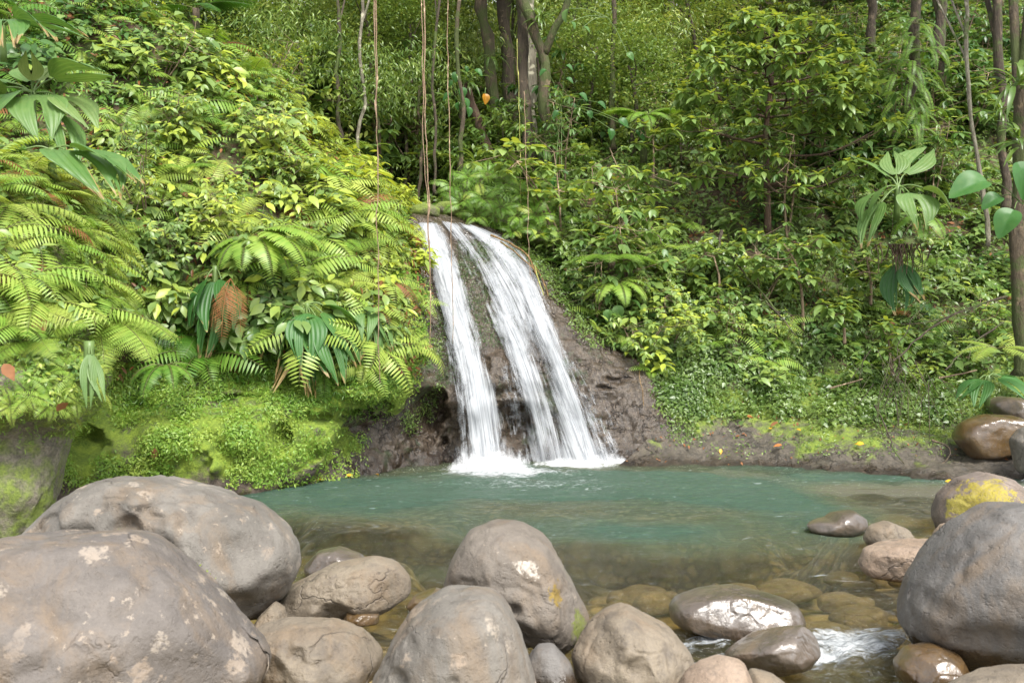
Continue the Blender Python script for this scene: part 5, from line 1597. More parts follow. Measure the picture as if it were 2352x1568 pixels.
for k in range(16):   # front row of leafy crowns that closes the view above the fall
    px, Y = 430 + 72 * k + R.uniform(-25, 25), R.uniform(26, 30)
    x = (px - CX) / F * Y
    z = ground_z(x, Y)
    zc = P(px, R.uniform(-30, 130), Y)[2]
    if 1060 < px < 1290: zc = P(px, -70, Y)[2]
    tree([(x, Y, z - .4), (x + R.uniform(-.2, .2), Y, (z + zc) / 2), (x, Y, zc)], .06, .03, M_BARK,
         f'{("light green", "bright leaved", "small leaved")[k % 3]} slim front row tree, ' + ('over the left bank crest' if px < 700 else 'near the leftmost liana' if px < 940 else 'behind the pair of pale lianas' if px < 1060 else 'above the tall middle trunks' if px < 1290 else 'right of the forked tree'), 'slim trees above the gully', (x, Y, zc), R.uniform(.65, .85), (.72, .60, .66)[k % 3], seed=700 + k, cvar=(4, 0, 2)[k % 3])
for k in range(9):   # low crowns filling the gap between the left crest and the lianas
    px, Y = 600 + 46 * k + R.uniform(-15, 15), R.uniform(25, 28.5)
    x = (px - CX) / F * Y
    z = ground_z(x, Y)
    zc = P(px, 70 + .42 * (px - 560) * R.uniform(.5, 1.0), Y)[2]
    tree([(x, Y, z - .6), (x + .1, Y, (z + zc) / 2), (x, Y, zc)], .05, .03, M_BARKM,
         f'{("soft green", "yellow tinged", "fresh green")[k % 3]} understorey tree ' + ('peeping over the left bank crest' if px < 780 else 'beside the leftmost liana' if px < 900 else 'between the lianas'), 'understorey trees by the lianas', (x, Y, zc), R.uniform(.55, .75), (.58, .70, .56)[k % 3], seed=760 + k, cvar=(4, 2, 4)[k % 3])
for k in range(15):
    px = 1400 + 76 * k + R.uniform(-30, 30)
    Y = R.uniform(33, 42)
    x = (px - CX) / F * Y
    z = RIGHT.zat(x, Y)[0]
    h = R.uniform(2.5, 5.5)
    dk = px > 1950
    tree([(x, Y, z - .4), (x, Y, z + h * .5), (x + R.uniform(-.4, .4), Y, z + h)], .13, .06, M_BARK,
         f'{"dark" if dk else "mid green"} forest tree high on the right slope, ' + ('behind the leafy small tree' if px < 2000 else 'behind the fern clad tree' if px < 2200 else 'at the upper right corner'), 'trees high on the right slope', (x, Y, z + h), R.uniform(.9, 1.25), (.34 if dk else .50), seed=600 + k)
for k in range(7):   # wood closing the view over the left bank
    px = -40 + 95 * k + R.uniform(-20, 20)
    Y = R.uniform(25, 29)
    x = (px - CX) / F * Y
    z = P(px, 60 + max(0, px - 200) * .2, Y)[2] - 1.5
    h = R.uniform(2.5, 4.5)
    tree([(x, Y, z - .8), (x, Y, z + h * .5), (x, Y, z + h)], .13, .06, M_BARKM, 'dark tree standing behind the crest of the left bank', 'trees behind the left crest', (x, Y, z + h), R.uniform(.9, 1.2), .28, seed=640 + k)


# ------------------------------------------------------------------ leafy small trees with rosettes of leaves
def rosette(m, p, rng, leaf=.22, up=(0, 0, 1), n=8):
    az = rng.uniform(0, 6) + np.arange(n) * 2 * PI / n * 1.618
    el = rng.uniform(-.75, .25, n)
    d = np.stack((np.cos(az) * np.cos(el), np.sin(az) * np.cos(el), np.sin(el)), 1)
    l = leaf * rng.uniform(.6, 1.15, n)
    M = frames(d, np.tile(up, (n, 1)) + rng.normal(0, .2, (n, 3))) * l[:, None, None]
    m.stamp(T_LEAF, M, np.tile(p, (n, 1)) + d * .03, rng.uniform(.15, .65, n))
    k = 4
    az = rng.uniform(0, 6, k)
    el = rng.uniform(.1, .9, k)
    d = np.stack((np.cos(az) * np.cos(el), np.sin(az) * np.cos(el), np.sin(el)), 1)
    M = frames(d, np.tile((0, 0, 1.), (k, 1)) + .01) * (leaf * rng.uniform(.4, .7, k))[:, None, None]
    m.stamp(T_LEAF, M, np.tile(np.asarray(p) + (0, 0, .02), (k, 1)), rng.uniform(.85, 1.25, k))


def leafy_tree(trunk, r0, r1, targets, label, group=None, leaf=.22, hue=.42, seed=0, bark=M_TWIG, name='tree', cat='tree'):
    rng = np.random.default_rng(seed)
    path = cr(np.array([P(*q) for q in trunk]), 24)
    root = empty(name, tuple(path[0]))
    tr, cw = MB(), MB()
    tr.tube(path - path[0], np.linspace(r0, r1, 24), 9, .5)
    T = np.array(targets)
    # limbs: cluster the targets and send one limb to each cluster
    nl = max(3, len(T) // 9)
    cen = T[rng.choice(len(T), nl, replace=False)]
    for _ in range(6):
        a = np.argmin(((T[:, None] - cen[None]) ** 2).sum(-1), 1)
        cen = np.array([T[a == j].mean(0) if (a == j).any() else cen[j] for j in range(nl)])
    for j in range(nl):
        if not (a == j).any(): continue
        low = np.where(path[:, 2] < cen[j][2] - .15 * np.linalg.norm(path[:, :2] - cen[j][:2], axis=1))[0]
        b = path[max(6, low[-1] if len(low) else 6)]
        mid = b * .5 + cen[j] * .5 + np.array((0, 0, -.12)) + rng.normal(0, .07, 3)
        lp = cr(np.array((b, mid, cen[j])), 10)
        tr.tube(lp - path[0], np.linspace(r1 * .9, .008, 10), 6, .5, cap=False)
        for tt in T[a == j]:
            q = lp[rng.integers(4, 10)]
            tr.tube(cr(np.array((q, (q + tt) / 2 + rng.normal(0, .04, 3) - (0, 0, .04), tt)), 5) - path[0], np.linspace(.009, .005, 5), 4, .5, cap=False)
    for tt in T:
        rosette(cw, tt - path[0], rng, leaf)
    tr.build('trunk', bark, parent=root)
    c = cw.build('crown', M_BROAD, parent=root)
    c.color = (hue, 0, 0, 1)
    return tag(root, label, cat, group)


rng = np.random.default_rng(77)
c = P(1780, 180, 22.6)
tg = []
while len(tg) < 320:
    q = rng.normal(size=3)
    q = q / np.linalg.norm(q) * rng.uniform(.35, 1) ** .5
    q = q * np.array((2.25, 1.5, 1.65))
    if fbm(np.array([q * .9 + 3]), 12, 2)[0] < -.16: continue
    q[2] -= .12 * abs(q[0])
    tg.append(c + q)
for (px, py, n, s) in ((1560, 300, 5, .2), (1600, 285, 5, .2), (1850, 265, 6, .25), (1900, 270, 6, .25), (2040, 265, 5, .2), (1600, 400, 5, .22), (1640, 385, 5, .2), (1740, 410, 6, .25), (1850, 400, 5, .25), (1960, 385, 8, .28), (2010, 365, 6, .2), (1620, 330, 4, .2), (1780, 345, 5, .25)):
    for _ in range(n):
        tg.append(P(px, py, 22.2 + rng.normal(0, .3)) + rng.normal(0, s, 3) * np.array((1, 1, .6)))
leafy_tree([(1764, 535, 22.7), (1762, 430, 22.7), (1760, 300, 22.7), (1772, 190, 22.7), (1784, 60, 22.7)], .085, .04, tg, 'leafy small tree with whorls of light green leaves on a thin brown trunk', leaf=.29, hue=.66, seed=5, bark=M_BARKR)
for k, (tr, pts, lab) in enumerate((
    ([(1845, 760, 20.6), (1842, 680, 20.6), (1830, 610, 20.6), (1800, 560, 20.6)], [(1700, 600), (1680, 560), (1750, 590), (1780, 560), (1830, 640), (1850, 575), (1900, 570), (1800, 640), (1760, 630), (1720, 545), (1860, 630), (1880, 545)], 'low sapling with large glossy leaf whorls below the leafy small tree'),
    ([(1650, 700, 20.9), (1652, 640, 20.9), (1640, 590, 20.9)], [(1600, 590), (1620, 560), (1640, 650), (1610, 660), (1680, 640), (1650, 575), (1590, 630), (1700, 655)], 'low sapling with large glossy leaves, left of the similar one beneath the leafy tree'),
    ([(2000, 700, 21), (2000, 650, 21), (1990, 590, 21)], [(1960, 600), (2040, 605), (2030, 575), (1990, 560), (1940, 570), (2060, 560), (2010, 625), (1960, 640)], 'sapling with spreading leaf whorls left of the fan leaved plant'),
    ([(2050, 860, 18.9), (2045, 820, 18.9), (2040, 770, 18.9)], [(2030, 800), (2060, 790), (2045, 760), (2070, 760), (2030, 740), (2050, 830)], 'small sapling with a tuft of bright leaves over the bare roots'),
    ([(1940, 790, 19.6), (1938, 740, 19.6), (1930, 700, 19.6)], [(1930, 700), (1900, 710), (1950, 690), (1960, 720), (1925, 730)], 'small sapling with dark glossy leaves above the rock ledge'),
    ([(1500, 420, 23.6), (1502, 370, 23.6), (1500, 310, 23.6)], [(1500, 310), (1470, 330), (1530, 300), (1550, 330), (1480, 290), (1520, 350)], 'sapling with leaf whorls at the left edge of the leafy small tree'),
)):
    rng = np.random.default_rng(90 + k)
    Y = tr[0][2]
    T = [P(a + rng.normal(0, 9), b + rng.normal(0, 7), Y + rng.normal(0, .22)) for a, b in pts for _ in range(2)]
    leafy_tree(tr, .035, .015, T, lab, 'saplings on the right bank', leaf=.28, hue=.64, seed=95 + k, name='sapling', cat='sapling')
# ------------------------------------------------------------------ big leaved plants
def fan_leaf(L, W, droop, split=.8, tatter=0.0, rng=NR, fold=.25, pleats=9):
    """pleated leaf blade parted at the tip into two lobes; returns a template (base at origin, blade along +y)"""
    nu, nv = 29, 17
    u = np.linspace(-1, 1, nu)[:, None]
    v = np.linspace(0, 1, nv)[None]
    ln = 1 - (.75 * split) * np.exp(-(np.abs(u) / .13) ** 2) - .22 * np.abs(u) ** 2.5 + tatter * (rng.random((nu, 1)) - .6) * .5
    vv = v * ln
    prof = np.sin(PI * (.04 + .80 * np.clip(v, 0, 1)) ** .85) * (1 - .25 * v)
    th = droop * vv
    y = L * np.where(np.abs(droop) > 1e-3, np.sin(th) / max(droop, 1e-3), vv)
    z = -L * np.where(np.abs(droop) > 1e-3, (1 - np.cos(th)) / max(droop, 1e-3), 0 * vv)
    x = W * prof * u
    gap = split * .10 * W * sstep(.3, 1, v) * np.sign(u) * (np.abs(u) > .02)
    z = z + fold * np.abs(x) * .9 - fold * W * .35 * u ** 2 + .012 * L * np.sin(np.abs(u) * PI * pleats) * sstep(0, .2, v)
    G = np.stack((x + gap, y + 0 * x, z + 0 * x), -1)
    a, b = nu, nv
    i = np.arange((a - 1) * (b - 1))
    r, c = i // (b - 1), i % (b - 1)
    q = np.stack((r * b + c, r * b + c + 1, (r + 1) * b + c + 1, (r + 1) * b + c), 1)
    mid = (nu - 1) // 2
    keep = ~(((r == mid) | (r == mid - 1)) & (c > nv * (.45 if split > .5 else .9)))
    if tatter > 0:
        for s in rng.choice(nu - 1, int(4 + tatter * 12)):
            keep &= ~((r == s) & (c > nv * rng.uniform(.5, .8)))
    V = G.reshape(-1, 3)
    vr = np.repeat(v, nu, 0).ravel()
    return V, [q[keep]], vr


def fan_plant(base, leaves, label, hue=.5, stem_len=.3, name='fan_leaved_plant', cat='plant', group=None, seed=0, brown=0.0):
    """leaves: (tip offset az deg, elevation deg, petiole, L, W, droop, tatter, tint)"""
    rng = np.random.default_rng(seed)
    root = empty(name, tuple(base))
    st = MB()
    st.tube(cr(np.array(((0, .05, -.5), (0, 0, -.2), (0, 0, .03))), 6), .05, 7, -1)
    st.build('stem', M_BIGLEAF, parent=root).color = (hue, 0, 0, 1)
    for (az, el, pet, L, W, dr, tat, ti) in leaves:
        a, e = math.radians(az), math.radians(el)
        d = np.array((math.cos(a) * math.cos(e), math.sin(a) * math.cos(e), math.sin(e)))
        d2 = unit(d + np.array((0, 0, -.25)))
        tip = d * pet
        m = MB()
        m.tube(cr(np.array((np.zeros(3), d * pet * .5 + np.array((0, 0, .04)), tip)), 6), np.linspace(.016, .010, 6), 5, -1, cap=False)
        V, fc, vr = fan_leaf(L * 1.12, W * 1.5, dr, .85, tat, rng)
        up = np.array((0, 0, 1.0)) if abs(d2[2]) < .9 else np.array((-d[0], -d[1], .2))
        M = frames(d2[None], (up + rng.normal(0, .15, 3))[None])[0]
        tint = np.clip(ti + .15 * rng.normal(size=len(V)) * .3, 0, 1.2)
        if tat > 0: tint = np.where(vr > 1 - tat * .55 + .12 * fbm(V * 9 + seed, 3, 2), 2.0, tint)
        m.add(V @ M.T + tip, fc, tint)
        o = m.build('leaf', M_BIGLEAF, parent=root)
        o.color = (hue, 0, 0, 1)
    return tag(root, label, cat, group)


FG = 'fan leaved plants'
# upper left rosette of big pleated leaves
fan_plant(P(75, 215, 14.6), [(200, 10, .35, .95, .30, .7, 0, .60), (-20, 25, .45, .95, .28, .5, 0, .55), (-60, -15, .4, .95, .30, .8, 0, .6), (-110, -12, .35, .95, .32, .8, 0, .4), (-25, -10, .55, .75, .28, .6, 0, .85),
                             (-35, -30, .65, 1.0, .24, .7, .08, .5), (175, 25, .4, .9, .26, .5, 0, .5), (60, 60, .25, .45, .14, .15, 0, 1.1), (-70, 55, .2, .45, .13, .15, 0, 1.15), (120, 50, .3, .7, .22, .3, 0, .6)],
          'big rosette of broad pleated leaves at the upper left', hue=.60, group=FG, seed=1)
fan_plant(P(5, 60, 14.2), [(-20, 10, .3, .8, .24, .9, .3, .5), (-60, 0, .3, .8, .24, .9, .3, .5), (20, 20, .3, .8, .22, .6, .1, .5)], 'drooping worn fan leaf plant in the top left corner', hue=.52, group=FG, seed=2)
fan_plant(P(120, 345, 12.6), [(-30, -5, .25, 1.0, .42, .75, .15, .6), (-5, 5, .3, .9, .36, .7, .1, .55), (200, 0, .3, .8, .3, .6, 0, .5)], 'broad dull olive fan leaves behind the pale ferns of the outcrop', hue=.52, group=FG, seed=3)
# drooping fan leaves left of the fall
fan_plant(P(705, 700, 15.6), [(-15, -25, .30, .95, .22, .7, .12, .5), (-50, -60, .30, .95, .23, .3, .15, .45), (-95, -70, .35, 1.0, .22, .25, .35, .5), (-125, -65, .40, .95, .20, .25, .65, .7), (-80, -35, .25, .85, .24, .7, .05, .35),
                              (-40, -45, .5, .9, .2, .4, .1, .4), (190, -30, .35, .8, .20, .7, .3, .7), (210, -55, .35, .9, .20, .35, .55, .75), (-70, -75, .6, .8, .18, .15, .3, .6), (10, 0, .25, .8, .2, .8, .05, .5)],
          'drooping fan leaved plant with brown tattered tips, left of the leftmost liana', hue=.47, group=FG, seed=4)
fan_plant(P(840, 700, 16.1), [(-20, -40, .2, .65, .13, .5, .1, .6), (-60, -55, .2, .7, .14, .4, .1, .55), (-100, -60, .25, .75, .14, .3, .25, .5), (-140, -50, .2, .65, .13, .5, .2, .55), (-80, -20, .2, .6, .14, .8, 0, .6), (-170, -20, .2, .6, .12, .8, 0, .6), (-45, -70, .4, .7, .13, .2, .2, .6)],
          'hanging plant with lance shaped pleated leaves behind the leftmost liana', hue=.56, group=FG, seed=5)
fan_plant(P(495, 615, 15.3), [(-80, -65, .25, .80, .22, .3, .05, .35), (-40, -50, .25, .75, .2, .5, 0, .3), (-110, -80, .55, .85, .2, .2, .3, .6), (-140, -50, .25, .7, .2, .5, 0, .35)], 'dark green fan leaves hanging over the shaded hollow', hue=.36, group=FG, seed=6)
fan_plant(P(205, 790, 9.7), [(-70, -55, .12, .50, .06, .3, 0, .6), (-45, -60, .12, .48, .06, .3, 0, .6)], 'pair of narrow pale blades hanging from the outcrop ferns', hue=.62, group=FG, seed=7)
# right bank
fan_plant(P(2062, 430, 19.6), [(35, 50, .30, .80, .22, .25, 0, .75), (130, 50, .25, .70, .18, .3, 0, .7), (80, 60, .25, .55, .16, .2, 0, .8), (200, -10, .30, .60, .26, 1.1, 0, .62), (-75, -25, .30, .62, .27, 1.0, .05, .72), (-25, -5, .35, .62, .26, 1.1, .05, .78), (185, -40, .4, .6, .2, .5, .1, .6), (-150, -35, .45, .75, .18, .6, .2, .6)],
          'fan leaved plant with broad pale pleated leaves on the right bank', hue=.58, group=FG, seed=8).scale = (1.3,) * 3
fan_plant(P(2065, 590, 19.9), [(-100, -80, .15, .95, .3, .1, .1, .3), (-60, -60, .2, .8, .2, .3, .3, .4)], 'dark hanging fan leaf below the pale fan leaved plant', hue=.28, group=FG, seed=9)
fan_plant(P(2270, 865, 17.3), [(200, -10, .2, .55, .14, .5, 0, .5), (-60, -5, .2, .6, .14, .6, 0, .4), (-20, 0, .2, .6, .14, .6, 0, .4), (230, -15, .2, .6, .15, .6, 0, .5), (20, 10, .2, .5, .12, .4, 0, .5)], 'glossy leaved plant beside the dark rounded boulder on the right shore', hue=.42, group=FG, seed=10)


def heart_leaf_tmpl(n=15):
    a = np.linspace(0, 2 * PI, n * 2, endpoint=False)
    r = .5 * (1 - .28 * np.cos(a) - .0 * a) * (1 + .25 * np.exp(-((a - PI) / .35) ** 2))
    x, y = r * np.sin(a), .42 - r * np.cos(a) * 1.05
    ring = np.stack((x, y, -.45 * (y - .2) ** 2 + .30 * np.abs(x)), 1)
    inn = ring * .5 + np.array((0, .22, 0.01))
    V = np.concatenate((ring, inn, [(0, .35, 0)]))
    N = n * 2
    i = np.arange(N)
    j = (i + 1) % N
    return V, [np.stack((i, j, N + j, N + i), 1), np.stack((N + i, N + j, np.full(N, 2 * N)), 1)]


T_HEART = heart_leaf_tmpl()


def heart_plant(base, leaves, label, hue=.45, name='heart_leaved_plant', group=None, mat=M_BIGLEAF):
    root = empty(name, tuple(base))
    base = np.asarray(base)
    st = MB()
    for (px, py, Y, s, dx, dz, ti) in leaves:
        q = P(px, py, Y) - base
        m = MB()
        d = unit(np.array((dx, -.25, dz)))
        m.stamp(T_HEART, frames(d[None], np.array([(R.gauss(0, .35), -.55, .8 + R.gauss(0, .2))])) * s * (.45 if Y > 22 and s > .27 else .85) * R.uniform(.8, 1.15), [q], np.array([ti - .2 if ti < 1.5 else ti]))
        m.build('leaf', mat, parent=root).color = (hue, 0, 0, 1)
        st.tube(cr(np.array((np.zeros(3), q * .5 + np.array((0, .05, .10)), q)), 7), .008, 5, -1, cap=False)
    st.build('stem', M_BIGLEAF, parent=root)
    return tag(root, label, 'plant', group)


heart_plant(P(2350, 470, 17.2), [(2335, 370, 17, .55, .3, -.9, .55), (2270, 415, 16.8, .55, -1, -.15, .75), (2330, 480, 16.8, .50, -.6, -.7, .7), (2375, 440, 17, .55, .6, -.7, .5), (2300, 450, 17.1, .38, -.8, -.3, .5)], 'large grey green heart shaped leaves at the right edge', hue=.40)
heart_plant(P(1290, 240, 24.2), [(1255, 160, 24, .42, -.9, -.5, .4), (1300, 150, 24, .38, .9, -.4, .5), (1282, 195, 23.9, .35, -.6, -.7, .45), (1300, 180, 23.9, .36, .8, -.3, .4), (1330, 215, 23.8, .45, .9, -.5, .45), (1372, 235, 23.7, .48, .9, -.4, .4), (1285, 255, 23.9, .42, -.7, -.6, .4), (1310, 240, 23.9, .35, .8, -.3, .4), (1420, 275, 23.7, .5, .9, -.45, .45), (1460, 300, 23.6, .5, .8, -.6, .6), (1400, 295, 23.7, .45, .3, -.9, .5), (1275, 405, 23.4, .42, -.3, -.9, .55), (1290, 393, 23.3, .36, .9, -.2, .5), (1350, 255, 23.6, .4, .6, -.8, .4)], 'climber with large heart shaped leaves on the dark forked tree', hue=.40)
heart_plant(P(1060, 250, 25.2), [(1047, 165, 25, .26, 0, -1, .45), (1070, 152, 25, .3, .4, -.9, .5), (1040, 185, 25, .28, -.6, -.8, .45), (1052, 235, 25, .3, -.2, -1, .5), (1064, 225, 25, .26, .6, -.7, .45), (1075, 245, 25, .26, .3, -.9, .4), (1035, 215, 25, .27, -.8, -.5, .45), (1090, 160, 25, .26, .8, -.4, .5), (1062, 200, 25, .26, .1, -1, .5)], 'climber with small heart shaped leaves left of the leaning red brown tree', hue=.42)
yl = heart_plant(P(1116, 205, 24.8), [(1114, 215, 24.7, .42, .2, -1, 2.0)], 'single yellow orange heart leaf hanging between the leaning trees', name='yellow_leaf', mat=M_BIGLEAF)
yl['category'] = 'leaf'
ly = mat_leaf('yellowed_leaf', G_FERN, dead=(.45, .21, .02), trans=.4)
for ch in yl.children:
    if ch.name.startswith('leaf'):
        ch.data.materials.clear()
        ch.data.materials.append(ly)
heart_plant(P(1395, 40, 23), [(1305, 20, 22.8, .5, -.4, -.8, .85), (1340, 62, 22.8, .34, .8, -.4, .6), (1440, 122, 23, .36, .6, -.5, .6), (1312, 50, 22.9, .3, .5, -.6, .6)], 'climber with pale grey leaves at the top right of the forked tree', hue=.55)
heart_plant(P(1415, 690, 19.9), [(1405, 675, 19.6, .24, -.6, -.7, .7), (1430, 672, 19.6, .26, .6, -.7, .75), (1418, 700, 19.5, .25, .1, -1, .75), (1400, 710, 19.5, .25, -.3, -.9, .7), (1450, 690, 19.6, .24, .9, -.4, .6), (1412, 655, 19.6, .22, .2, -.6, .8)], 'plant with rounded bright leaves nestled in the fern right of the waterfall', hue=.55)

# ------------------------------------------------------------------ single ferns with their fronds
def big_fern(base, fr, label, hue, name='fern', cat='fern', tmpl=None, mat=M_FERN, trunk=None, npairs=30, pl=.24, wid=1.2, seed=0):
    rng = np.random.default_rng(seed)
    root = empty(name, tuple(base))
    for (az, e0, e1, L, ti) in fr:
        m = MB()
        frond(m, (0, 0, 0), math.radians(az), math.radians(e0), math.radians(e1), L, npairs=npairs, pl=pl, tmpl=tmpl, tint=ti, sweep=.3, wid=wid, rach=.009, rng=rng, droop=.2 if ti < 1.5 else .5)
        o = m.build('frond', mat, parent=root)
        o.color = (hue, 0, 0, 1)
    if trunk:
        m = MB()
        m.tube(cr(np.array(((0, .15, -trunk), (0, .05, -trunk * .5), (0, 0, 0))), 8), np.linspace(.09, .07, 8), 8, .5)
        m.build('trunk', M_BARKM, parent=root)
    return tag(root, label, cat)


big_fern(P(575, 545, 15.7), [(-10, 35, -60, 1.55, .6), (-30, 25, -75, 1.45, .7), (-55, 10, -80, 1.25, .75), (-85, 5, -80, 1.05, .6), (20, 40, -30, 1.2, .6), (-120, 0, -80, .95, .5), (-150, 10, -70, .9, .5), (-20, 0, -88, 1.15, .4)], 'big fern with long arching fronds in the middle of the left bank', .60, pl=.25, seed=1)
big_fern(P(215, 740, 11.0), [(-15, 25, -50, 1.15, .65), (-35, 15, -60, 1.25, .7), (-60, 5, -65, 1.05, .7), (5, 20, -40, 1.0, .6), (-100, 0, -70, .8, .7)], 'broad finely cut fern reaching right from the stained outcrop', .66, tmpl=T_BIPIN, npairs=20, pl=.34, wid=1.2, seed=2)
big_fern(P(380, 840, 14.3), [(-100, 10, -88, .9, .4), (-60, 20, -85, .8, .4), (-20, 15, -80, .7, .55), (-140, 20, -80, .7, .4), (200, 20, -70, .6, .5), (20, 30, -60, .6, .5)], 'dark fern hanging from the lip of the shaded hollow', .45, pl=.17, seed=3)
big_fern(P(530, 640, 15.2), [(-85, -20, -90, 1.30, 2.0), (-60, -25, -90, 1.15, 2.0), (-110, -30, -90, 1.0, 2.0)], 'dead brown frond hanging over the shaded hollow', .5, name='dead_frond', cat='dead fern', mat=mat_leaf('dead_frond', G_FERN, stem=(.20, .09, .035), dead=(.25, .11, .045), trans=.1, rough=.8, spec=.15), npairs=26, pl=.20, wid=.45, seed=4)
big_fern(P(1405, 600, 20.0), [(k * 36 + 10, 30, -42, 1.15, .55) for k in range(10)], 'flat topped tree fern right of the waterfall', .52, name='tree_fern', cat='tree fern', tmpl=T_BIPIN, npairs=18, pl=.30, trunk=.2, wid=1.1, seed=5)
big_fern(P(1415, 650, 19.9), [(-10, 30, -60, .95, .7), (-40, 20, -75, .95, .75), (-80, 10, -80, .95, .7), (-125, 15, -75, .95, .75), (-160, 25, -65, .85, .8), (190, 10, -70, .9, .9), (30, 40, -30, .8, .6)], 'bright fern arching over the wet rock right of the waterfall', .58, seed=6)
big_fern(P(1480, 270, 24.6), [(-10, 35, -30, 1.3, .6), (180, 35, -30, 1.3, .6), (-50, 25, -60, 1.1, .6), (-120, 25, -60, 1.1, .6), (20, 45, -20, 1.2, .5), (160, 45, -20, 1.2, .5), (-85, 15, -70, 1.0, .5)], 'tree fern left of the leafy small tree', .50, name='tree_fern', cat='tree fern', trunk=1.1, seed=7)
big_fern(P(2110, 490, 19.4), [(-25, 20, -40, 1.15, .6), (-70, 0, -85, 1.0, .7), (0, 25, -25, 1.1, .5), (200, 0, -75, .9, .5), (-100, -20, -85, .8, .4)], 'fern with pale fronds under the fan leaved plant at right', .50, seed=8)
big_fern(P(450, 20, 20.5), [(0, 25, -20, 1.5, .2), (-20, 15, -25, 1.5, .15), (15, 30, -5, 1.4, .2), (-50, 10, -45, 1.2, .25), (180, 20, -30, 1.2, .2), (40, 30, 0, 1.2, .2)], 'dark tree fern leaning out at the top of the left crest', .30, name='tree_fern', cat='tree fern', tmpl=T_BIPIN, npairs=20, pl=.28, trunk=1.0, seed=9)
big_fern(P(2290, 800, 16.8), [(180, 20, -40, .8, .8), (215, 15, -50, .8, .85), (-60, 10, -50, .8, .9), (-20, 20, -40, .8, .8), (150, 30, -10, .7, .7)], 'yellow green fern above the rusty boulder on the right shore', .68, tmpl=T_BIPIN, npairs=16, pl=.3, seed=10)
for (px, py, Y, sc_, hue, lab) in (
    (2098, 85, 25.0, 1.35, .48, 'upper grey green fern skirt on the fern clad tree'), (2092, 150, 24.9, 1.35, .5, 'second grey green fern skirt on the fern clad tree'), (2086, 225, 24.9, 1.3, .5, 'third grey green fern skirt down the fern clad tree'), (2090, 290, 24.8, 1.2, .5, 'lowest grey green fern skirt on the fern clad tree'),
    (2105, 55, 25.0, 1.4, .50, 'fern skirt at the very top of the fern clad tree'), (2088, 190, 24.9, 1.5, .52, 'thick fern skirt in the middle of the fern clad tree'), (2125, 120, 25.0, 1.3, .50, 'fern tuft on the right side of the fern clad tree'), (2060, 170, 25.0, 1.3, .52, 'fern tuft on the left side of the fern clad tree'), (2110, 260, 24.9, 1.4, .52, 'low fern tuft on the right side of the fern clad tree'),
    (1250, 335, 24.0, .9, .40, 'sword fern hanging at the foot of the forked tree'), (1240, 420, 23.0, 1.05, .46, 'long sword fern hanging below the forked tree'), (1285, 470, 22.6, 1.05, .46, 'sword fern hanging above the flat topped tree fern'), (1270, 520, 22.0, .85, .48, 'small sword fern on the bank right of the waterfall lip'),
    (1362, 110, 29.4, 1.3, .44, 'upper fern hanging on the ferny tree behind the forked one'), (1366, 180, 29.4, 1.3, .44, 'lower fern hanging on the ferny tree behind the forked one'), (1125, 130, 26.1, .7, .42, 'fern tuft on the leaning mossy tree')):
    put('sword', P(px, py, Y), (0, -.35, .9), sc_, hue=hue, label=lab, cat='fern', group='ferns growing on trees')
for (px, py, Y, sc_, lab) in ((1076, 190, 25.5, .9, 'strap leaf tuft topping the short leaning tree'), (1010, 115, 27, 1.2, 'strap leaf tuft perched left of the leaning mossy tree'), (1195, 240, 24.7, .5, 'pale strap leaf tuft on the brown spotted trunk'), (1240, 45, 24.4, .8, 'strap leaf tuft in the fork of the dark mossy tree'), (2330, 200, 18.2, 1.3, 'long strap leaves hanging at the right edge'), (2345, 330, 18.0, 1.1, 'lower strap leaf tuft at the right edge'), (2300, 260, 20.6, .8, 'strap leaf tuft on the dark slim tree at right')):
    put('strap0', P(px, py, Y), (0, -.4, .9), sc_, hue=.40, label=lab, cat='plant', group='strap leaf tufts on trees')

# ------------------------------------------------------------------ lianas, roots and fallen wood
def cord(pts, r, mat, label, name='liana', cat='liana', group='lianas hanging in front of the fall', wob=.02, r1=None, k=40):
    p = cr(np.array([P(*q) for q in pts]), k)
    n = fbm(p * 2.2 + p[0], 5, 3)
    p = p + np.stack((n, n * .5, n * 0), 1) * wob * 2
    m = MB()
    m.tube(p, np.linspace(r, r1 or r * .7, k) * (.8 + .35 * fbm(p * 5, 9, 3)), 6, .5)
    return tag(m.build(name, mat, loc=tuple(p[0])), label, cat, group)


cord([(862, -40, 14.6), (864, 150, 14.6), (866, 400, 14.6), (867, 650, 14.6), (871, 880, 14.7)], .013, M_LIANA, 'leftmost long reddish liana, ending over the mossy rock')
cord([(857, -40, 14.6), (860, 110, 14.58), (864, 250, 14.57), (866, 330, 14.57)], .010, M_LIANA, 'thin liana twisted along the upper half of the leftmost liana')
cord([(975, -40, 16.6), (977, 250, 16.6), (984, 470, 16.6), (987, 650, 16.7), (989, 815, 16.8)], .015, M_LIANA, 'pale brown liana crossing the left stream of the fall')
cord([(968, -40, 16.5), (972, 200, 16.5), (972, 330, 16.5), (982, 480, 16.55), (985, 600, 16.6)], .010, M_LIANA, 'thin pale liana just left of the brown one at the left stream')
cord([(1026, -40, 17.2), (1030, 200, 17.2), (1034, 440, 17.2), (1037, 600, 17.3), (1042, 790, 17.4)], .011, M_LIANA, 'thin red liana hanging before the middle stream')
cord([(1189, 90, 21.5), (1193, 260, 21.5), (1196, 400, 21.5), (1197, 470, 21.5)], .011, M_LIANAY, 'yellow green liana before the tall brown spotted trunk')
cord([(1204, 210, 20.5), (1208, 350, 20.4), (1213, 500, 20.2), (1217, 645, 19.8)], .009, M_LIANA, 'thin pinkish liana hanging right of the yellow green one')
rg = 'roots right of the fall'
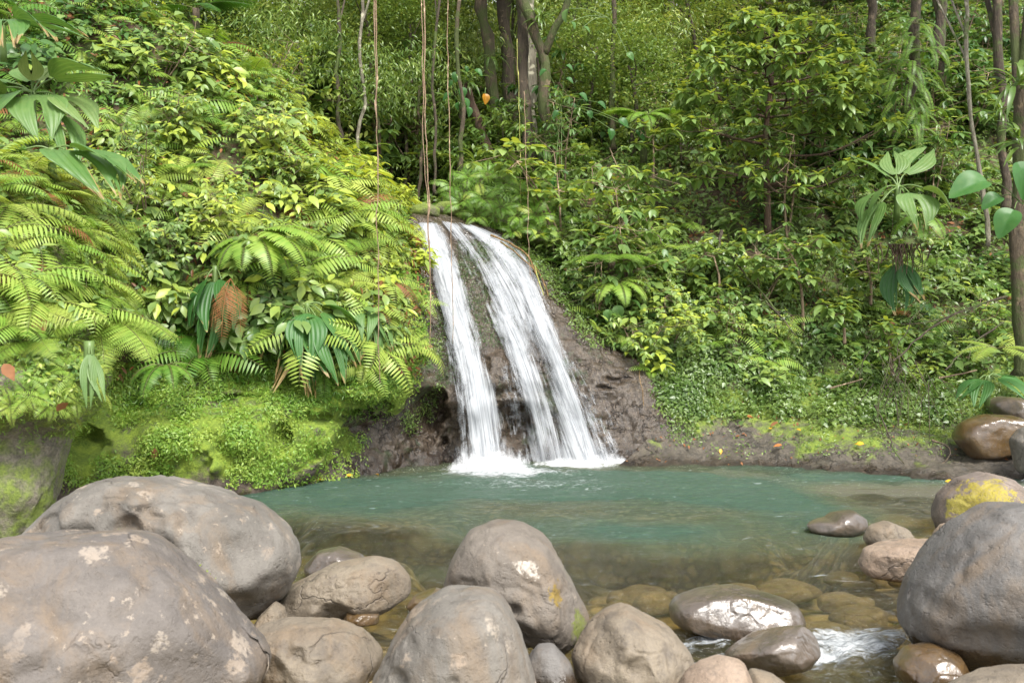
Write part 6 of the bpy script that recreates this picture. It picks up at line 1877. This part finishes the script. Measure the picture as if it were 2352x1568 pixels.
for pts, r, mt, lab in (
    ([(1130, 540, 20.7), (1175, 560, 20.6), (1215, 590, 20.3), (1228, 630, 20.1)], .030, M_ROOT, 'thick brown root along the top right rim of the fall'),
    ([(1150, 555, 20.6), (1190, 585, 20.4), (1225, 620, 20.1), (1240, 660, 19.9), (1248, 700, 19.7)], .022, M_ROOT, 'ochre root running down the right rim of the fall'),
    ([(1225, 610, 20.2), (1240, 650, 19.9), (1252, 690, 19.7), (1258, 740, 19.4), (1270, 800, 19.1)], .018, M_LIANAY, 'yellow root beside the right stream'),
    ([(1215, 600, 20.3), (1245, 640, 20.0), (1265, 700, 19.7), (1280, 760, 19.4)], .016, M_ROOT, 'thin brown root just right of the yellow root'),
    ([(1235, 640, 20.0), (1238, 700, 19.6), (1262, 780, 19.1), (1275, 880, 18.7)], .012, M_ROOT, 'hair thin ochre root in the right stream'),
    ([(1465, 830, 19.2), (1470, 870, 18.7), (1478, 910, 18.5), (1482, 940, 18.5)], .010, M_ROOT, 'reddish root hanging at the corner of the bare wet rock')):
    cord(pts, r, mt, lab, name='root', cat='root', group=rg, wob=.03)
wg = 'fallen branches and sticks'
for pts, r, lab in (
    ([(2310, 680, 18.4), (2230, 705, 18.3), (2170, 735, 18.2), (2110, 780, 18.0), (2050, 830, 17.9)], .035, 'long fallen branch sloping down the right bank'),
    ([(2300, 740, 18.2), (2260, 770, 18.1), (2220, 800, 17.9), (2170, 850, 17.6)], .03, 'shorter fallen branch below the long one'),
    ([(2250, 700, 18.2), (2200, 720, 18.0), (2130, 740, 18.0), (2070, 745, 18.2)], .018, 'thin forked branch beside the long fallen one'),
    ([(2120, 700, 18.9), (2090, 740, 18.5), (2060, 800, 18.2), (2070, 860, 17.9)], .016, 'thin upright twig left of the fallen branches'),
    ([(1905, 892, 18.6), (1940, 882, 18.5), (1985, 870, 18.4)], .035, 'short pale broken stick on the green slope'),
    ([(2160, 868, 17.3), (2190, 862, 17.2), (2240, 850, 17.2)], .03, 'short pale stick lying under the fallen branches'),
    ([(1400, 340, 24), (1440, 420, 23.3), (1475, 490, 22.6), (1520, 560, 21.8)], .022, 'thin pale pole leaning down the bank right of the fall'),
    ([(1680, 590, 21.0), (1720, 640, 20.6), (1760, 690, 20.4), (1790, 720, 20.3)], .04, 'grey dead branch beneath the leafy small tree'),
    ([(1760, 690, 20.4), (1800, 730, 20.0), (1830, 770, 19.8)], .025, 'thin dead branch sloping above the rock ledge'),
    ([(2010, 930, 17.6), (2040, 990, 17.2), (2060, 1040, 16.8), (2080, 1075, 16.5)], .025, 'dark root lying over the rock ledge at right'),
    ([(2140, 1010, 17), (2180, 1030, 16.8), (2160, 1070, 16.5), (2120, 1085, 16.4)], .03, 'bent dark stick at the water edge near the rusty boulder'),
    ([(1655, 530, 22.2), (1650, 570, 21.9), (1648, 620, 21.5)], .06, 'short red brown stump left of the thin trunk'),
):
    cord(pts, r * .75, M_BARK if 'pale' not in lab else M_TWIG, lab, name='branch', cat='branch', group=wg, wob=.05)
# tangle of bare hanging roots over the ledge
m = MB()
rng = np.random.default_rng(5)
b0 = P(2060, 860, 17.6)
for k in range(40):
    a = P(2060 + rng.normal(0, 55), 850 + rng.normal(0, 35), 17.6 + rng.normal(0, .15))
    e = a + np.array((rng.normal(0, .35), rng.uniform(-.5, -.05), -rng.uniform(.4, 1.35)))
    mid = (a + e) / 2 + rng.normal(0, .14, 3)
    m.tube(cr(np.array((a, mid, e)), 9) - b0, np.linspace(.008, .002, 9), 4, .5, cap=False)
o = m.build('root_tangle', M_BARK)
o.location = b0
tag(o, 'tangle of bare hanging roots over the right end of the rock ledge', 'roots')
m = MB()
for k in range(36):
    a = P(2075 + rng.normal(0, 22), 560, 19.5 + rng.normal(0, .12))
    e = a + np.array((rng.normal(0, .1), rng.uniform(-.1, .1), -rng.uniform(.3, .6)))
    m.tube(cr(np.array((a, (a + e) / 2 + rng.normal(0, .05, 3), e)), 6), np.linspace(.014, .006, 6), 4, .5, cap=False)
tag(m.build('aerial_roots', M_BARKR), 'curtain of brown roots hanging under the fan leaved plant', 'roots')


# ------------------------------------------------------------------ single fallen leaves
def fallen(px, py, Y, s, label, mat=M_LITTER, nrm=(0, -.5, .85), group='fallen leaves', tint=2.0):
    m = MB()
    n = unit(np.array(nrm) + NR.normal(0, .15, 3))
    a = R.uniform(0, 6)
    d = unit(np.cross(n, (math.cos(a), math.sin(a), .3)))
    m.stamp(t_ovate(w=.62, droop=.25, fold=.10), frames(d[None], n[None]) * s, [(0, 0, 0)], np.array([tint]))
    o = m.build('fallen_leaf', mat)
    o.location = P(px, py, Y)
    return tag(o, label, 'leaf', group)


def at_sheet(sh, px, py):
    p, n = sh.near(px, py)
    return p[1] - .12, n


fallen(830, 1443, 7.35, .26, 'large wet orange leaf lying between the tan boulders', nrm=(0, -.2, 1))
fallen(1312, 1535, 6.15, .13, 'rust orange leaf stuck between the bluish stone and the peaked boulder', nrm=(-.8, -.6, .2))
M_YLEAF = mat_leaf('yellow_fallen_leaf', G_FERN, dead=(.75, .40, .03), trans=.3)
fallen(745, 1102, 15.6, .16, 'yellow leaf at the water edge under the mossy rock', M_YLEAF, (0, -.1, 1))
fallen(795, 1093, 16.0, .13, 'smaller yellow leaf right of the yellow one at the water edge', M_YLEAF, (0, -.1, 1))
fallen(862, 1088, 16.4, .10, 'tiny yellow leaf floating by the brown rock', M_YLEAF, (0, -.1, 1))
spot = {'L': 'left bank', 'R': 'rock ledge'}
for i, (sh, px, py, s, lab) in enumerate((
    (LEFT, 750, 480, .36, 'big brown leaf on the skyline slope left of the liana'), (LEFT, 792, 466, .3, 'red brown leaf close right of the big brown leaf'), (LEFT, 797, 532, .26, 'red brown leaf below the pair near the liana'), (LEFT, 898, 545, .24, 'dark red leaf on the rim right of the liana'),
    (LEFT, 358, 1028, .18, 'brown leaf lying on the bright moss of the left rock'), (LEFT, 870, 668, .2, 'brown leaf caught among lance leaves beside the liana'), (LEFT, 330, 515, .28, 'brown curled leaf in the middle of the left bank'), (LEFT, 150, 45, .35, 'pale brown leaf near the dark crest at upper left'), (LEFT, 440, 132, .3, 'brown leaf on the upper crest of the left bank'),
    (LOBE, 100, 768, .24, 'large brown leaf on the face of the stained outcrop'), (LOBE, 8, 835, .2, 'orange leaf at the left edge of the outcrop'), (LOBE, 75, 665, .18, 'dull red leaf among pale outcrop ferns'), (LOBE, 130, 945, .15, 'orange leaf at the lower fringe of the outcrop'),
    (RIGHT, 1797, 1022, .16, 'orange leaf low on the rock ledge'), (RIGHT, 1715, 955, .14, 'small orange leaf at the left of the rock ledge'), (RIGHT, 1890, 925, .2, 'pale orange leaf at the top of the rock ledge'), (RIGHT, 1770, 985, .12, 'yellow leaf on the rock ledge'), (RIGHT, 1830, 985, .11, 'tiny orange leaf right of the yellow one on the ledge'), (RIGHT, 1655, 1030, .11, 'yellow leaf low on the left part of the ledge'), (RIGHT, 1985, 1020, .16, 'yellow leaf on the right part of the ledge'), (RIGHT, 1785, 970, .14, 'brown leaf at the mossy top of the ledge'),
    (RIGHT, 1865, 320, .4, 'big tan leaf right of the thin trunk of the leafy tree'), (RIGHT, 1705, 500, .3, 'brown leaf left of the thin brown trunk'), (RIGHT, 1695, 465, .25, 'tan leaf left of the thin trunk, a little higher'), (RIGHT, 2190, 1105, .14, 'orange leaf near the yellow lichen boulder'))):
    Y, n = at_sheet(sh, px, py)
    fallen(px, py, Y - (.15 if sh in (LEFT, LOBE) and py < 900 else 0), s, lab, M_YLEAF if 'yellow' in lab else M_DEAD if 'brown' in lab or sh in (LOBE, LEFT) else M_LITTER, tuple(n))
# moss and sprigs in the seam between the two left boulders
m = MB()
rng = np.random.default_rng(8)
for k in range(160):
    u = rng.random()
    px, py = 440 + 60 * u, 1300 + 65 * u
    m.stamp(T_KITE, frames(unit(rng.normal(size=(1, 3)) + (0, -.3, .6)), rng.normal(size=(1, 3))) * rng.uniform(.02, .05), [P(px + rng.normal(0, 5), py + rng.normal(0, 5), 6.15 + rng.normal(0, .05))], np.array([rng.uniform(.5, 1)]))
o = m.build('moss_seam', M_FERN)
o.color = (.75, 0, 0, 1)
tag(o, 'strip of bright moss in the seam between the two huge left boulders', 'moss')

# past 300 ferns: the ones that show largest stay things, the rest become one mass
used_f = [o for o in COL.objects if o.parent is None and o.get('category') == 'fern' and o.type == 'MESH']
used_f.sort(key=lambda o: -o.scale[0] * (1.3 if o.name.startswith('sword') else 1) / o.location[1])
heroes = len([o for o in COL.objects if o.parent is None and o.get('category') == 'fern' and o.type == 'EMPTY'])
keep_n = 292 - heroes
protos_in_use = {id(e[0]) for L in PROTO.values() for e in L}
m = MB()
bpy.context.view_layer.update()
for o in used_f[keep_n:]:
    me = o.data
    co = np.zeros(len(me.vertices) * 3, np.float32)
    me.vertices.foreach_get('co', co)
    A = np.array(o.matrix_basis)
    V = co.reshape(-1, 3) @ A[:3, :3].T + A[:3, 3]
    ti = np.zeros(len(me.vertices), np.float32)
    me.attributes['tint'].data.foreach_get('value', ti)
    ti = np.where(ti > -.5, np.clip(ti + (o.color[0] - .5) / .45, -.4, 1.45), ti)
    li = np.zeros(len(me.loops), np.int32)
    me.loops.foreach_get('vertex_index', li)
    lt = np.zeros(len(me.polygons), np.int32)
    me.polygons.foreach_get('loop_total', lt)
    ls = np.concatenate(([0], np.cumsum(lt)[:-1]))
    m.add(V, [li[ls[lt == k][:, None] + np.arange(k)] for k in (3, 4)], ti)
fs = m.build('small_ferns', M_FERN)
fs.color = (.5, 0, 0, 1)
tag(fs, kind='stuff')
for o in used_f[keep_n:]:
    for L in PROTO.values():
        for e in L:
            if e[0] == o: e[1] = None
    bpy.data.objects.remove(o)

for L in PROTO.values():
    for o, used in L:
        if used is None: continue
        if not used:
            for x in all_of(o)[::-1]: bpy.data.objects.remove(x)
# ------------------------------------------------------------------ light
w = bpy.data.worlds.new('World')
SC.world = w
w.use_nodes = True
nt = w.node_tree
nt.nodes.clear()
sky = nt.nodes.new('ShaderNodeTexSky')
sky.sky_type = 'NISHITA'
sky.sun_disc = False
SUN_EL, SUN_AZ = math.radians(54), math.radians(152)
sky.sun_elevation = SUN_EL
sky.sun_rotation = SUN_AZ
hs = nt.nodes.new('ShaderNodeHueSaturation')
hs.inputs['Saturation'].default_value = .18
bg = nt.nodes.new('ShaderNodeBackground')
bg.inputs[1].default_value = .148
ow = nt.nodes.new('ShaderNodeOutputWorld')
nt.links.new(sky.outputs[0], hs.inputs['Color'])
nt.links.new(hs.outputs[0], bg.inputs[0])
nt.links.new(bg.outputs[0], ow.inputs[0])
sd = bpy.data.lights.new('sun', 'SUN')
sd.energy = 2.9
sd.angle = math.radians(22)
sd.color = (1, .96, .90)
so = bpy.data.objects.new('sun', sd)
d = Vector((math.sin(SUN_AZ) * math.cos(SUN_EL), math.cos(SUN_AZ) * math.cos(SUN_EL), math.sin(SUN_EL)))
so.rotation_euler = d.to_track_quat('Z', 'Y').to_euler()
so.location = (0, 0, 40)
COL.objects.link(so)
vs = SC.view_settings
vs.view_transform = 'Standard'
vs.look = 'None'
vs.exposure = 1.3
vs.gamma = 1
SC.cycles.max_bounces = 7
SC.cycles.transparent_max_bounces = 14
SC.cycles.diffuse_bounces = 4
SC.cycles.transmission_bounces = 5
SC.cycles.use_denoising = True
